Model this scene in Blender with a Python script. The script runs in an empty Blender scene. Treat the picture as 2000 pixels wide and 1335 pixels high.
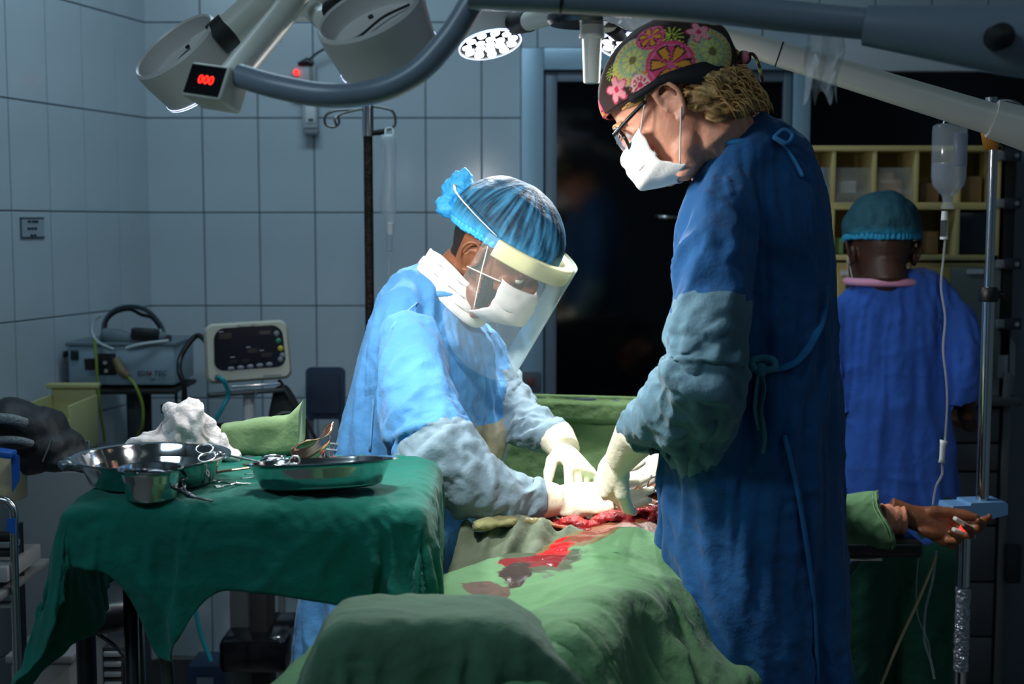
import bpy, bmesh, math, random, os
import numpy as np
from mathutils import Vector, Matrix, noise
from mathutils.bvhtree import BVHTree
C = bpy.context.scene.collection
SC = bpy.context.scene
R = math.radians
PI = math.pi
V = Vector
random.seed(7)

# ------------------------------------------------------------ camera
FPX, CAMZ = 2600.0, 1.5
PITCH = math.atan(234.5 / FPX)
_f = V((0, math.cos(PITCH), -math.sin(PITCH)))
_u = V((0, math.sin(PITCH), math.cos(PITCH)))
def W(px, py, Y):
    d = _f + V((1, 0, 0)) * ((px - 1000) / FPX) + _u * ((667.5 - py) / FPX)
    return V((0, 0, CAMZ)) + d * (Y / d.y)
def WZ(px, py, z):
    d = _f + V((1, 0, 0)) * ((px - 1000) / FPX) + _u * ((667.5 - py) / FPX)
    return V((0, 0, CAMZ)) + d * ((z - CAMZ) / d.z)
cam_data = bpy.data.cameras.new('camera')
cam_data.lens = FPX * 36 / 2000; cam_data.sensor_width = 36
cam_data.dof.use_dof = True; cam_data.dof.focus_distance = 2.45; cam_data.dof.aperture_fstop = 4.0
cam = bpy.data.objects.new('camera', cam_data); C.objects.link(cam)
cam.location = (0, 0, CAMZ); cam.rotation_euler = (PI / 2 - PITCH, 0, 0)
SC.camera = cam

# ------------------------------------------------------------ world, lights, exposure
SC.view_settings.view_transform = 'Standard'
SC.view_settings.look = 'None'
SC.view_settings.exposure = 0.0
SC.view_settings.gamma = 1.0
SC.view_settings.use_curve_mapping = False
SC.cycles.use_denoising = True
SC.cycles.max_bounces = 8
SC.cycles.sample_clamp_indirect = 4
wd = bpy.data.worlds.new('world'); SC.world = wd; wd.use_nodes = True
wd.node_tree.nodes['Background'].inputs[0].default_value = (.32, .5, .62, 1)
wd.node_tree.nodes['Background'].inputs[1].default_value = 0.02
FIELD = W(1150, 955, 2.5)
def area(name, loc, aim, sx, sy, e, col):
    l = bpy.data.lights.new(name, 'AREA'); l.shape = 'RECTANGLE'; l.size = sx; l.size_y = sy; l.energy = e; l.color = col
    o = bpy.data.objects.new(name, l); C.objects.link(o); o.location = loc
    o.rotation_euler = (V(aim) - V(loc)).to_track_quat('-Z', 'Y').to_euler(); return o
def spot(name, loc, aim, e, col, ang, blend, rad):
    l = bpy.data.lights.new(name, 'SPOT'); l.energy = e; l.color = col; l.spot_size = ang; l.spot_blend = blend; l.shadow_soft_size = rad
    o = bpy.data.objects.new(name, l); C.objects.link(o); o.location = loc
    o.rotation_euler = (V(aim) - V(loc)).to_track_quat('-Z', 'Y').to_euler(); return o
# cool out-of-view fill panels added at the ceiling (their fittings are built below)
CEIL = [(-.45, 3.4, 1.2, .3, 13), (-1.35, .6, 1.2, .3, 22), (1.6, .9, 1.2, .3, 3)]
for x, y, sx, sy, e in CEIL:
    area('added_panel_light', (x, y, 2.92), (x, y, 0), sx, sy, e, (.62, .86, 1))
# the four heads of the surgical light: (px, py, Y, energy)
HEADS = [(372, 128, 2.25, 24), (742, 72, 1.95, 26), (952, 62, 3.2, 34), (1236, 66, 3.1, 36)]
for px, py, Y, e in HEADS:
    p = W(px, py, Y); d = (FIELD - p).normalized()
    spot('surgical_spot', p + d * .075, FIELD, e, (1, .98, .95), R(130), 1.0, .05)
    spot('surgical_focus', p + d * .075, FIELD, e * .75, (1, .98, .95), R(24), .8, .05)

# ------------------------------------------------------------ materials
def lin(c):
    return tuple((x / 12.92 if x <= .04045 else ((x + .055) / 1.055) ** 2.4) for x in [v / 255 for v in c])
_m = {}
def mat(name, rgb, rough=.5, metal=0, bump=0, bscale=60, var=0, vscale=6, emit=None, estr=0, trans=0, alpha=1, spec=.5, sheen=0, coat=0, attr=None, stretch=None, sss=0):
    if name in _m: return _m[name]
    m = bpy.data.materials.new(name); m.use_nodes = True; nt = m.node_tree; b = nt.nodes['Principled BSDF']
    c = (*lin(rgb), 1)
    I = b.inputs
    I['Base Color'].default_value = c; I['Roughness'].default_value = rough; I['Metallic'].default_value = metal
    I['Specular IOR Level'].default_value = spec
    if sheen: I['Sheen Weight'].default_value = sheen
    if coat: I['Coat Weight'].default_value = coat; I['Coat Roughness'].default_value = .1
    if trans: I['Transmission Weight'].default_value = trans; I['IOR'].default_value = 1.25
    if alpha < 1: I['Alpha'].default_value = alpha
    if sss: I['Subsurface Weight'].default_value = sss; I['Subsurface Radius'].default_value = (.01, .004, .002)
    if emit: I['Emission Color'].default_value = (*lin(emit), 1); I['Emission Strength'].default_value = estr
    tc = nt.nodes.new('ShaderNodeTexCoord'); src = tc.outputs['Object']
    if stretch:
        mp = nt.nodes.new('ShaderNodeMapping'); mp.inputs['Scale'].default_value = stretch; nt.links.new(src, mp.inputs['Vector']); src = mp.outputs['Vector']
    col = None
    if attr:
        a = nt.nodes.new('ShaderNodeAttribute'); a.attribute_name = attr; col = a.outputs['Color']
        nt.links.new(col, I['Base Color'])
    if var:
        n = nt.nodes.new('ShaderNodeTexNoise'); n.inputs['Scale'].default_value = vscale; n.inputs['Detail'].default_value = 5
        nt.links.new(src, n.inputs['Vector'])
        h = nt.nodes.new('ShaderNodeHueSaturation')
        mr = nt.nodes.new('ShaderNodeMapRange'); mr.inputs['From Min'].default_value = .3; mr.inputs['From Max'].default_value = .7
        mr.inputs['To Min'].default_value = 1 - var; mr.inputs['To Max'].default_value = 1 + var
        nt.links.new(n.outputs['Fac'], mr.inputs['Value']); nt.links.new(mr.outputs['Result'], h.inputs['Value'])
        if col: nt.links.new(col, h.inputs['Color'])
        else: h.inputs['Color'].default_value = c
        nt.links.new(h.outputs['Color'], I['Base Color'])
    if bump:
        n = nt.nodes.new('ShaderNodeTexNoise'); n.inputs['Scale'].default_value = bscale; n.inputs['Detail'].default_value = 4
        nt.links.new(src, n.inputs['Vector'])
        bp = nt.nodes.new('ShaderNodeBump'); bp.inputs['Strength'].default_value = bump; bp.inputs['Distance'].default_value = .01
        nt.links.new(n.outputs['Fac'], bp.inputs['Height']); nt.links.new(bp.outputs['Normal'], I['Normal'])
    _m[name] = m
    return m
def cloth_mat(name, rgb, var=.12, bump=.35, bscale=45, crease=.75, cscale=8, **k):
    if name in _m: return _m[name]
    m = mat(name, rgb, rough=.85, bump=bump, bscale=bscale, var=var, vscale=9, spec=.2, sheen=.12, **k)
    nt = m.node_tree; b = nt.nodes['Principled BSDF']; bp = [n for n in nt.nodes if n.bl_idname == 'ShaderNodeBump'][0]
    tc = [n for n in nt.nodes if n.bl_idname == 'ShaderNodeTexCoord'][0]
    n = nt.nodes.new('ShaderNodeTexNoise'); n.inputs['Scale'].default_value = cscale; n.inputs['Detail'].default_value = 3; n.inputs['Distortion'].default_value = 1.6
    try: n.noise_type = 'RIDGED_MULTIFRACTAL'
    except Exception: pass
    b2 = nt.nodes.new('ShaderNodeBump'); b2.inputs['Strength'].default_value = crease; b2.inputs['Distance'].default_value = .012
    nt.links.new(tc.outputs['Object'], n.inputs['Vector']); nt.links.new(n.outputs['Fac'], b2.inputs['Height'])
    nt.links.new(b2.outputs['Normal'], bp.inputs['Normal'])
    return m

# ------------------------------------------------------------ object helpers
def thing(name, label, cat, loc=(0, 0, 0), group=None):
    o = bpy.data.objects.new(name, None); C.objects.link(o); o.location = loc; o.empty_display_size = .05
    o['label'] = label; o['category'] = cat
    if group: o['group'] = group
    return o
def tag(o, label, cat, group=None):
    o['label'] = label; o['category'] = cat
    if group: o['group'] = group
    return o
def obj(name, bm, m, parent=None, smooth=True, label=None, ang=None, origin=None):
    """link bm (bmesh or mesh, in world coordinates) as one mesh object"""
    if isinstance(bm, bpy.types.Mesh): me = bm; me.name = name
    else:
        bmesh.ops.recalc_face_normals(bm, faces=bm.faces)
        me = bpy.data.meshes.new(name); bm.to_mesh(me); bm.free()
    for x in (m if isinstance(m, (list, tuple)) else [m]): me.materials.append(x)
    if smooth:
        me.shade_smooth()
        if ang is not None: me.set_sharp_from_angle(angle=R(ang))
    if parent is None and len(me.vertices):      # a thing of its own: put the origin at its base
        co = np.empty(len(me.vertices) * 3); me.vertices.foreach_get('co', co); co = co.reshape(-1, 3)
        if origin is None:
            origin = V(((co[:, 0].min() + co[:, 0].max()) / 2, (co[:, 1].min() + co[:, 1].max()) / 2, co[:, 2].min()))
        me.transform(Matrix.Translation(-V(origin)))
    o = bpy.data.objects.new(name, me); C.objects.link(o)
    if parent is None and origin is not None: o.location = origin
    if parent:
        o.parent = parent
        r = parent
        off = V((0, 0, 0))
        while r: off += V(r.location) if r.parent is None else V((0, 0, 0)); r = r.parent
        if parent.parent is None: o.matrix_parent_inverse = Matrix.Translation(-off)
    if label: o['label'] = label
    return o
def struct(name, bm, m, smooth=False, parent=None, ang=None):
    o = obj(name, bm, m, parent, smooth, ang=ang)
    if parent is None: o['kind'] = 'structure'
    return o
def dup(root, delta, label=None):
    r = root.copy(); C.objects.link(r); r.location = root.location + V(delta)
    if label: r['label'] = label
    for ch in list(root.children):
        c = ch.copy(); C.objects.link(c); c.parent = r
        for g in ch.children:
            d = g.copy(); C.objects.link(d); d.parent = c
    return r
def box(bm, c, s, rot=None, bev=0.0, seg=2):
    M = Matrix.Translation(V(c)) @ (rot.to_4x4() if rot else Matrix.Identity(4)) @ Matrix.Diagonal((*s, 1))
    r = bmesh.ops.create_cube(bm, size=1, matrix=M)
    if bev:
        es = list({e for v in r['verts'] for e in v.link_edges})
        bmesh.ops.bevel(bm, geom=es, offset=bev, segments=seg, affect='EDGES', profile=.5)
    return bm
def B(): return bmesh.new()
def rz(a): return Matrix.Rotation(a, 3, 'Z')
def axis_rot(z, up=(0, 0, 1)):
    z = V(z).normalized(); x = V(up).cross(z)
    if x.length < 1e-4: x = V((1, 0, 0)).cross(z)
    x.normalize(); y = z.cross(x)
    return Matrix((x, y, z)).transposed()
def spline(pts, k=6):
    pts = [V(p) for p in pts]; out = []
    P = [pts[0] * 2 - pts[1]] + pts + [pts[-1] * 2 - pts[-2]]
    for i in range(1, len(P) - 2):
        for j in range(k):
            t = j / k; a, b, c, d = P[i - 1:i + 3]
            out.append(.5 * ((2 * b) + (c - a) * t + (2 * a - 5 * b + 4 * c - d) * t * t + (3 * b - a - 3 * c + d) * t ** 3))
    out.append(pts[-1]); return out
def tube(bm, pts, r, n=8, cap=True, flat=1.0, side=None):
    pts = [V(p) for p in pts]; N = len(pts)
    rr = [r] * N if isinstance(r, (int, float)) else [r[min(len(r) - 1, int(round(i * (len(r) - 1) / max(1, N - 1))))] if len(r) != N else r[i] for i in range(N)]
    s = side and V(side); rings = []
    for i in range(N):
        t = (pts[min(i + 1, N - 1)] - pts[max(i - 1, 0)]).normalized()
        if s is None:
            s = V((0, 0, 1)).cross(t)
            if s.length < 1e-3: s = V((1, 0, 0))
        s = (s - t * s.dot(t)).normalized(); w = t.cross(s)
        rings.append([bm.verts.new(pts[i] + s * (rr[i] * math.cos(2 * PI * k / n)) + w * (flat * rr[i] * math.sin(2 * PI * k / n))) for k in range(n)])
    for i in range(N - 1):
        for k in range(n): bm.faces.new((rings[i][k], rings[i][(k + 1) % n], rings[i + 1][(k + 1) % n], rings[i + 1][k]))
    if cap: bm.faces.new(rings[0][::-1]); bm.faces.new(rings[-1])
    return bm
def loft(bm, rings, n=20, cap=True):
    """rings: (center, half-width along side, half-depth, side vector)"""
    vs = []; N = len(rings)
    for i, (c, a, b, s) in enumerate(rings):
        t = (rings[min(i + 1, N - 1)][0] - rings[max(i - 1, 0)][0]).normalized()
        s = V(s); s = (s - t * s.dot(t)).normalized(); w = t.cross(s)
        vs.append([bm.verts.new(c + s * (a * math.cos(2 * PI * k / n)) + w * (b * math.sin(2 * PI * k / n))) for k in range(n)])
    for i in range(N - 1):
        for k in range(n): bm.faces.new((vs[i][k], vs[i][(k + 1) % n], vs[i + 1][(k + 1) % n], vs[i + 1][k]))
    if cap: bm.faces.new(vs[0][::-1]); bm.faces.new(vs[-1])
    return bm
def lathe(bm, prof, M=None, n=24, flat=1.0):
    """prof: (radius, height); M: placing matrix"""
    M = M or Matrix.Identity(4); rings = []
    for r, h in prof:
        if r < 1e-6: rings.append([bm.verts.new(M @ V((0, 0, h)))])
        else: rings.append([bm.verts.new(M @ V((r * math.cos(2 * PI * k / n), flat * r * math.sin(2 * PI * k / n), h))) for k in range(n)])
    for a, b in zip(rings, rings[1:]):
        for k in range(n):
            k2 = (k + 1) % n
            if len(a) == 1 and len(b) == 1: continue
            if len(a) == 1: bm.faces.new((a[0], b[k], b[k2]))
            elif len(b) == 1: bm.faces.new((a[k], a[k2], b[0]))
            else: bm.faces.new((a[k], a[k2], b[k2], b[k]))
    return bm
def ell(bm, c, r, M=None, seg=16):
    Q = Matrix.Translation(V(c)) @ (M.to_4x4() if M else Matrix.Identity(4)) @ Matrix.Diagonal((*r, 1))
    bmesh.ops.create_uvsphere(bm, u_segments=seg, v_segments=max(6, seg // 2 + 2), radius=1, matrix=Q); return bm
def gridf(bm, f, nu, nv, closed=False):
    vs = [[bm.verts.new(f(i / nu, j / nv)) for j in range(nv + 1)] for i in range(nu + (0 if closed else 1))]
    L = len(vs)
    for i in range(nu):
        for j in range(nv): bm.faces.new((vs[i][j], vs[(i + 1) % L][j], vs[(i + 1) % L][j + 1], vs[i][j + 1]))
    return bm
def at(M3, loc): return Matrix.Translation(V(loc)) @ M3.to_4x4()
def solid(o, th, off=-1):
    m = o.modifiers.new('thickness', 'SOLIDIFY'); m.thickness = th; m.offset = off; return o
def text(s, size, M, m, name, parent=None, label=None, ext=.0005, sx=1):
    cu = bpy.data.curves.new('txt', 'FONT'); cu.body = s; cu.size = size; cu.extrude = ext; cu.align_x = 'CENTER'; cu.align_y = 'CENTER'
    cu.resolution_u = 2
    t = bpy.data.objects.new('txt', cu); C.objects.link(t)
    me = bpy.data.meshes.new_from_object(t.evaluated_get(bpy.context.evaluated_depsgraph_get()))
    bpy.data.objects.remove(t)
    me.transform(M @ Matrix.Diagonal((sx, 1, 1, 1)))
    me.materials.clear()
    return obj(name, me, m, parent, smooth=False, label=label)
def remesh(bm, vox, smooth=0):
    me = bpy.data.meshes.new('tmp'); bm.to_mesh(me); bm.free()
    o = bpy.data.objects.new('tmp', me); C.objects.link(o)
    m = o.modifiers.new('r', 'REMESH'); m.mode = 'VOXEL'; m.voxel_size = vox
    if smooth:
        s = o.modifiers.new('s', 'SMOOTH'); s.factor = .5; s.iterations = smooth
    out = bpy.data.meshes.new_from_object(o.evaluated_get(bpy.context.evaluated_depsgraph_get()))
    bpy.data.objects.remove(o); return out
def mesh_of(bm):
    me = bpy.data.meshes.new('tmp'); bm.to_mesh(me); bm.free(); return me
def simulate(key, me, collider, frames=22, pin=None, shrink=0.0, mass=.25, stiff=12, bend=.15, air=2, dist=.004, subdiv=1, qual=5, selfc=False):
    """settle cloth on its collider and return the draped mesh"""
    col = bpy.data.objects.new('collider', collider.copy()); C.objects.link(col)
    col.modifiers.new('c', 'COLLISION'); col.collision.thickness_outer = dist; col.collision.cloth_friction = 12
    o = bpy.data.objects.new('sheet', me); C.objects.link(o)
    vg = o.vertex_groups.new(name='pin')
    for v in me.vertices:
        w = pin(v.co) if pin else 0
        if w: vg.add([v.index], w, 'ADD')
    m = o.modifiers.new('cloth', 'CLOTH'); s = m.settings
    if pin: s.vertex_group_mass = 'pin'
    s.quality = qual; s.mass = mass; s.tension_stiffness = stiff; s.compression_stiffness = stiff * .7; s.shear_stiffness = stiff * .3
    s.bending_stiffness = bend; s.air_damping = air
    s.shrink_min = s.shrink_max = -shrink
    m.collision_settings.distance_min = dist; m.collision_settings.collision_quality = 2
    m.collision_settings.use_self_collision = selfc
    SC.frame_start = 1; SC.frame_end = frames + 2; m.point_cache.frame_end = frames + 2
    for f in range(1, frames + 1): SC.frame_set(f)
    out = bpy.data.meshes.new_from_object(o.evaluated_get(bpy.context.evaluated_depsgraph_get()))
    SC.frame_set(1)
    bpy.data.objects.remove(o); bpy.data.objects.remove(col)
    return out
def subsurf(o, l=1):
    m = o.modifiers.new('subdivision', 'SUBSURF'); m.levels = l; m.render_levels = l; return o
def face_up(me):
    if sum(p.normal.z * p.area for p in me.polygons) < 0: me.flip_normals(); me.update()
    return me
def subdivide(me, l=1):
    o = bpy.data.objects.new('tmp', me); C.objects.link(o); subsurf(o, l)
    out = bpy.data.meshes.new_from_object(o.evaluated_get(bpy.context.evaluated_depsgraph_get())); bpy.data.objects.remove(o); return out
def folds(me, amp=.006, f=17, fz=2.6, amp2=.002, seed=0):
    def g(c):
        w = noise.noise(c * 4 + V((seed, 0, 0)))
        a = noise.noise(V((c.x * f, c.y * f, c.z * fz + seed)) + V((w, w, w)) * 1.3)
        b = noise.noise(V((c.x * f * 2.1, c.y * f * 2.1, c.z * fz * 2.6 + 7)))
        r = 1 - abs(noise.noise(c * 13 + V((w * 3, 0, 0)))) * 4
        return amp * (.55 - abs(a) * 2.2) + amp * .35 * b + amp2 * max(0, r)
    bend(me, g)
def paint(me, f, name='Col'):
    a = me.color_attributes.new(name, 'FLOAT_COLOR', 'POINT')
    buf = []
    for v in me.vertices: buf.extend((*lin(f(v.co)), 1))
    a.data.foreach_set('color', buf)
def mixc(a, b, t):
    t = max(0, min(1, t)); return tuple(x + (y - x) * t for x, y in zip(a, b))
CREAM = mat('cream_paint', (205, 203, 192), .35, spec=.5)
WHITEP = mat('white_enamel', (205, 207, 210), .3)
GREYP = mat('grey_plastic', (120, 124, 128), .45)
BLACKP = mat('black_plastic', (16, 17, 19), .4)
BLACKM = mat('black_matt', (14, 15, 18), .7)
STEEL = mat('stainless_steel', (190, 192, 192), .22, 1)
CHROME = mat('chrome', (200, 202, 205), .12, 1)
DARKST = mat('dark_steel', (95, 95, 100), .3, 1)
LED = mat('led_light', (255, 255, 255), .4, emit=(240, 246, 255), estr=9)
RED = mat('red_digits', (200, 20, 10), .5, emit=(255, 30, 20), estr=4)
CLEAR = mat('clear_plastic', (235, 240, 245), .06, trans=.92, alpha=.55)
TUBEM = mat('clear_tubing', (225, 230, 232), .15, trans=.6, alpha=.65)
# ============================================================ THE ROOM
YB = 4.5
TILEM = mat('glazed_tile', (178, 190, 198), .16, var=.05, vscale=3, bump=.05, bscale=5, spec=.5)
GROUT = mat('grout', (95, 102, 106), .9, var=.1)
PLAST = mat('painted_plaster', (150, 162, 170), .8)
XC = W(290, 415, YB).x
LDIR = V((-.259, -.966, 0)).normalized()
CORNER = V((XC, YB, 0))
LEND = CORNER + LDIR * 6.0
def slab(name, pts, th, m):
    bm = B(); a = [bm.verts.new(p) for p in pts]; n = (pts[1] - pts[0]).cross(pts[2] - pts[0]).normalized()
    b = [bm.verts.new(p - n * th) for p in pts]; L = len(pts)
    bm.faces.new(a); bm.faces.new(b[::-1])
    for i in range(L): bm.faces.new((a[i], b[i], b[(i + 1) % L], a[(i + 1) % L]))
    return struct(name, bm, m)
H = 3.0
XR = 2.6; YF = -1.4
wall_back = slab('wall_back', [V((XC - .1, YB, 0)), V((XR, YB, 0)), V((XR, YB, H)), V((XC - .1, YB, H))], .12, GROUT)
wall_left = slab('wall_left', [LEND, CORNER, CORNER + V((0, 0, H)), LEND + V((0, 0, H))], .12, GROUT)
slab('wall_right', [V((XR, YB, 0)), V((XR, YF, 0)), V((XR, YF, H)), V((XR, YB, H))], .12, PLAST)
slab('wall_front', [V((XR, YF, 0)), V((LEND.x, YF, 0)), V((LEND.x, YF, H)), V((XR, YF, H))], .12, PLAST)
slab('floor', [V((LEND.x, YF, 0)), V((XR, YF, 0)), V((XR, YB, 0)), V((XC, YB, 0))], .1, mat('terrazzo_floor', (120, 118, 112), .35, var=.2, vscale=40))
slab('ceiling', [V((LEND.x, YF, H)), V((XC, YB, H)), V((XR, YB, H)), V((XR, YF, H))], .1, PLAST)
# glazed tiles, each its own piece
tw = 108 / 2600 * YB; z0 = W(290, 415, YB).z; th_ = z0 - W(290, 597, YB).z
proto = {}
def tile(parent, p, n, w, h, right):
    key = (round(w, 3), round(h, 3))
    if key not in proto:
        bm = B(); box(bm, (0, 0, 0), (w - .004, .006, h - .004), bev=.0015, seg=1)
        me = bpy.data.meshes.new('tile'); bm.to_mesh(me); bm.free(); me.materials.append(TILEM); me.shade_smooth(); me.set_sharp_from_angle(angle=R(30)); proto[key] = me
    o = bpy.data.objects.new('tile', proto[key]); C.objects.link(o); o.parent = parent
    o.matrix_parent_inverse = Matrix.Translation(-parent.location)
    o.location = p + n * .0015
    o.rotation_euler = (random.uniform(-.0015, .0015), 0, math.atan2(right.y, right.x) + random.uniform(-.002, .002)); return o
zrows = []
z = z0 - th_ * 5
while z < H: zrows.append((max(z, 0), min(z + th_, H))); z += th_
zrows = [r for r in zrows if r[1] - r[0] > .03 and r[0] < 2.75]
DX0, DX1 = W(1018, 100, YB).x, XR
DZ = W(1300, 95, YB).z
nb = 0
x = XC
while x < XR - .05:
    x1 = min(x + tw, XR)
    for a, b in zrows:
        xa, xb, za, zb = x, x1, a, b
        if xb > DX0 and za < DZ:
            if xa < DX0 - .03:
                if zb > DZ + .03: tile(wall_back, V(((DX0 + xb) / 2, YB, (DZ + zb) / 2)), V((0, -1, 0)), xb - DX0, zb - DZ, V((1, 0, 0)))
                xb = DX0
            elif zb > DZ + .03: za = DZ
            else: continue
        if xb - xa < .02 or zb - za < .02: continue
        if xa > 2.1: continue
        tile(wall_back, V(((xa + xb) / 2, YB, (za + zb) / 2)), V((0, -1, 0)), xb - xa, zb - za, V((1, 0, 0)))
    x += tw
LN = V((-LDIR.y, LDIR.x, 0)); LN = LN if LN.x > 0 else -LN
for i in range(11):
    for a, b in zrows:
        c = CORNER + LDIR * (tw * (i + .5))
        tile(wall_left, V((c.x, c.y, (a + b) / 2)), LN, tw, b - a, -LDIR)
# fittings made up for the unseen fill panels
for x, y, sx, sy, e in CEIL:
    t = thing('ceiling_fill_light', 'slim added fill fitting above the tiled room' if x > 0 else ('added ceiling fill fitting near the tiled back wall' if y > 2 else 'added ceiling fill fitting on the left, towards the camera'), 'lamp', (x, y, 2.94))
    bm = B(); box(bm, (x, y, 2.975), (sx + .06, sy + .06, .05), bev=.008); obj('housing', bm, WHITEP, t, ang=40)
    bm = B(); box(bm, (x, y, 2.945), (sx, sy, .01)); obj('diffuser', bm, mat('fill_diffuser', (235, 240, 245), .4, emit=(190, 225, 255), estr=.8), t, smooth=False)
# ---- door and window of aluminium with dark glass
ALU = mat('blue_grey_aluminium', (150, 178, 196), .38, .35)
ALU2 = mat('pale_aluminium', (170, 176, 192), .4, .2)
DGLASS = mat('dark_tinted_glass', (6, 9, 12), .08, spec=.35)
yd = YB - .03
def pxbox(bm, x0, y0, x1, y1, Y, d, bev=.003):
    a = W(x0, y0, Y); b = W(x1, y1, Y); box(bm, ((a.x + b.x) / 2, Y + d / 2, (a.z + b.z) / 2), (abs(b.x - a.x), d, abs(a.z - b.z)), bev=bev); return bm
def xz(px, py, Y=yd): p = W(px, py, Y); return p.x, p.z
def frame_box(bm, x0, z0_, x1, z1_, Y, d, bev=.003):
    box(bm, ((x0 + x1) / 2, Y + d / 2, (z0_ + z1_) / 2), (x1 - x0, d, z1_ - z0_), bev=bev); return bm
xa, zt = xz(1018, 96); xb, _ = xz(1062, 96); xi, zi = xz(1088, 160); xm0, _ = xz(1548, 140); xm1, _ = xz(1581, 140); _, z_h = xz(1300, 138)
door = thing('door_1', 'aluminium door with dark glass in the tiled back wall', 'door', ((xa + xm1) / 2, yd, 0)); door['kind'] = 'structure'
del door['category']
bm = B(); frame_box(bm, xa, 0, xb, zt, yd - .03, .08); frame_box(bm, xb, z_h, xm0, zt, yd - .03, .08); frame_box(bm, xm0, 0, xm1, zt, yd - .03, .08)
obj('door_frame', bm, ALU, door, ang=40)
bm = B(); frame_box(bm, xb + .004, 0.01, xi, z_h - .004, yd - .01, .05); frame_box(bm, xi, zi, xm0 - .03, z_h - .004, yd - .01, .05); frame_box(bm, xm0 - .03, 0.01, xm0 - .004, z_h - .004, yd - .01, .05); frame_box(bm, xi, 0.01, xm0 - .03, .25, yd - .01, .05)
leaf = obj('door_leaf', bm, mat('grey_aluminium', (112, 124, 138), .45, .3), door, ang=40)
bm = B(); frame_box(bm, xi, .25, xm0 - .03, zi, yd + .01, .008, 0); obj('glass_pane', bm, DGLASS, door, smooth=False)
hx, hz = xz(1283, 424); hx2, _ = xz(1318, 424)
bm = B(); tube(bm, [(hx, yd - .045, hz), (hx2, yd - .045, hz)], .008, 10); tube(bm, [(hx2 - .01, yd - .045, hz), (hx2 - .01, yd + .01, hz)], .007, 8)
obj('door_handle', bm, STEEL, door)
wxe = XR - .25
_, zw0 = xz(1700, 84); _, zw1 = xz(1700, 141)
win = thing('window_1', 'dark glazed window with white frame right of the door', 'window', ((xm1 + wxe) / 2, yd, .9)); win['kind'] = 'structure'
del win['category']
bm = B(); frame_box(bm, xm1, zw1, wxe, zw0 + .02, yd - .035, .08); frame_box(bm, xm1, .85, wxe, .92, yd - .035, .08); frame_box(bm, wxe - .06, .92, wxe, zw1, yd - .035, .08)
xw, _ = xz(1585, 120); obj('window_frame', bm, mat('white_aluminium', (200, 205, 212), .35, .1), win, ang=40)
xg, zg = xz(1800, 170)
bm = B(); frame_box(bm, xm1, .92, wxe - .06, zw1, yd + .01, .008, 0); obj('glass_pane', bm, DGLASS, win, smooth=False)
bm = B(); frame_box(bm, xm1, 0, wxe, .85, yd, .05, 0); obj('lower_panel', bm, mat('grey_panel', (70, 76, 84), .6), win, smooth=False)
# ============================================================ PEOPLE
def head_matrix(origin, yaw, pitch, s=1.0, roll=0):
    """yaw: heading of the face in the ground plane (radians from +X); pitch: looking down"""
    f = V((math.cos(yaw) * math.cos(pitch), math.sin(yaw) * math.cos(pitch), -math.sin(pitch)))
    r = V((math.sin(yaw), -math.cos(yaw), 0)); u = r.cross(f)
    if roll: q = Matrix.Rotation(roll, 3, f); r = q @ r; u = q @ u
    return Matrix.Translation(V(origin)) @ Matrix((r, f, u)).transposed().to_4x4() @ Matrix.Scale(s, 4)
SK = [(-.118, .068, .020, .016), (-.108, .060, .038, .032), (-.09, .046, .050, .050), (-.07, .034, .057, .064), (-.045, .022, .064, .079), (-.02, .012, .068, .089), (.01, .004, .072, .096), (.04, 0, .075, .099), (.07, -.003, .071, .092), (.095, -.005, .058, .074), (.112, -.006, .038, .05), (.12, -.006, .015, .02)]
def head_bm(M):
    bm = B()
    loft(bm, [(M @ V((0, y, z)), a * M.median_scale, b * M.median_scale, M.to_3x3() @ V((1, 0, 0))) for z, y, a, b in SK], 28)
    m3 = M.to_3x3().normalized(); s = M.median_scale
    def e(c, r, rot=None): ell(bm, M @ V(c), [k * s for k in r], m3 @ rot if rot else m3)
    e((0, .092, .008), (.05, .014, .012))                       # brow
    e((0, .098, -.03), (.011, .018, .03), Matrix.Rotation(R(-22), 3, 'X'))   # nose bridge
    e((0, .112, -.048), (.016, .014, .012))                     # nose tip
    for sg in (-1, 1):
        e((sg * .044, .072, -.035), (.02, .018, .02))           # cheek
        e((sg * .03, .083, -.01), (.014, .011, .008))           # eyelid
        e((sg * .045, .03, -.085), (.018, .04, .02), Matrix.Rotation(R(-28), 3, 'X'))  # jaw corner
        # ear: bowl, rolled helix, lobe, tragus
        ex = sg * .074; _n0 = len(bm.verts)
        e((ex + sg * .004, -.004, -.002), (.007, .017, .028))
        hp = [(ex + sg * .004, .016, -.004), (ex + sg * .012, .015, .018), (ex + sg * .018, .002, .032), (ex + sg * .022, -.013, .026), (ex + sg * .022, -.020, .008), (ex + sg * .017, -.016, -.012), (ex + sg * .012, -.006, -.026), (ex + sg * .008, .004, -.032)]
        tube(bm, [M @ V(p) for p in spline(hp, 4)], .0045 * s, 8)
        ip = [(ex + sg * .010, .006, .016), (ex + sg * .013, -.006, .014), (ex + sg * .013, -.010, 0), (ex + sg * .009, -.004, -.014)]
        tube(bm, [M @ V(p) for p in spline(ip, 4)], .0032 * s, 6)
        e((ex + sg * .009, .003, -.028), (.005, .008, .008))
        e((ex + sg * .007, .013, -.006), (.006, .004, .007))
        bm.verts.ensure_lookup_table(); dz = M.to_3x3() @ V((0, -.002, -.018))
        for v_ in bm.verts[_n0:]: v_.co += dz
    e((0, .092, -.078), (.022, .013, .011)); e((0, .09, -.089), (.018, .012, .009))   # lips
    e((0, .078, -.108), (.018, .014, .012))                    # chin
    return bm
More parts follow.
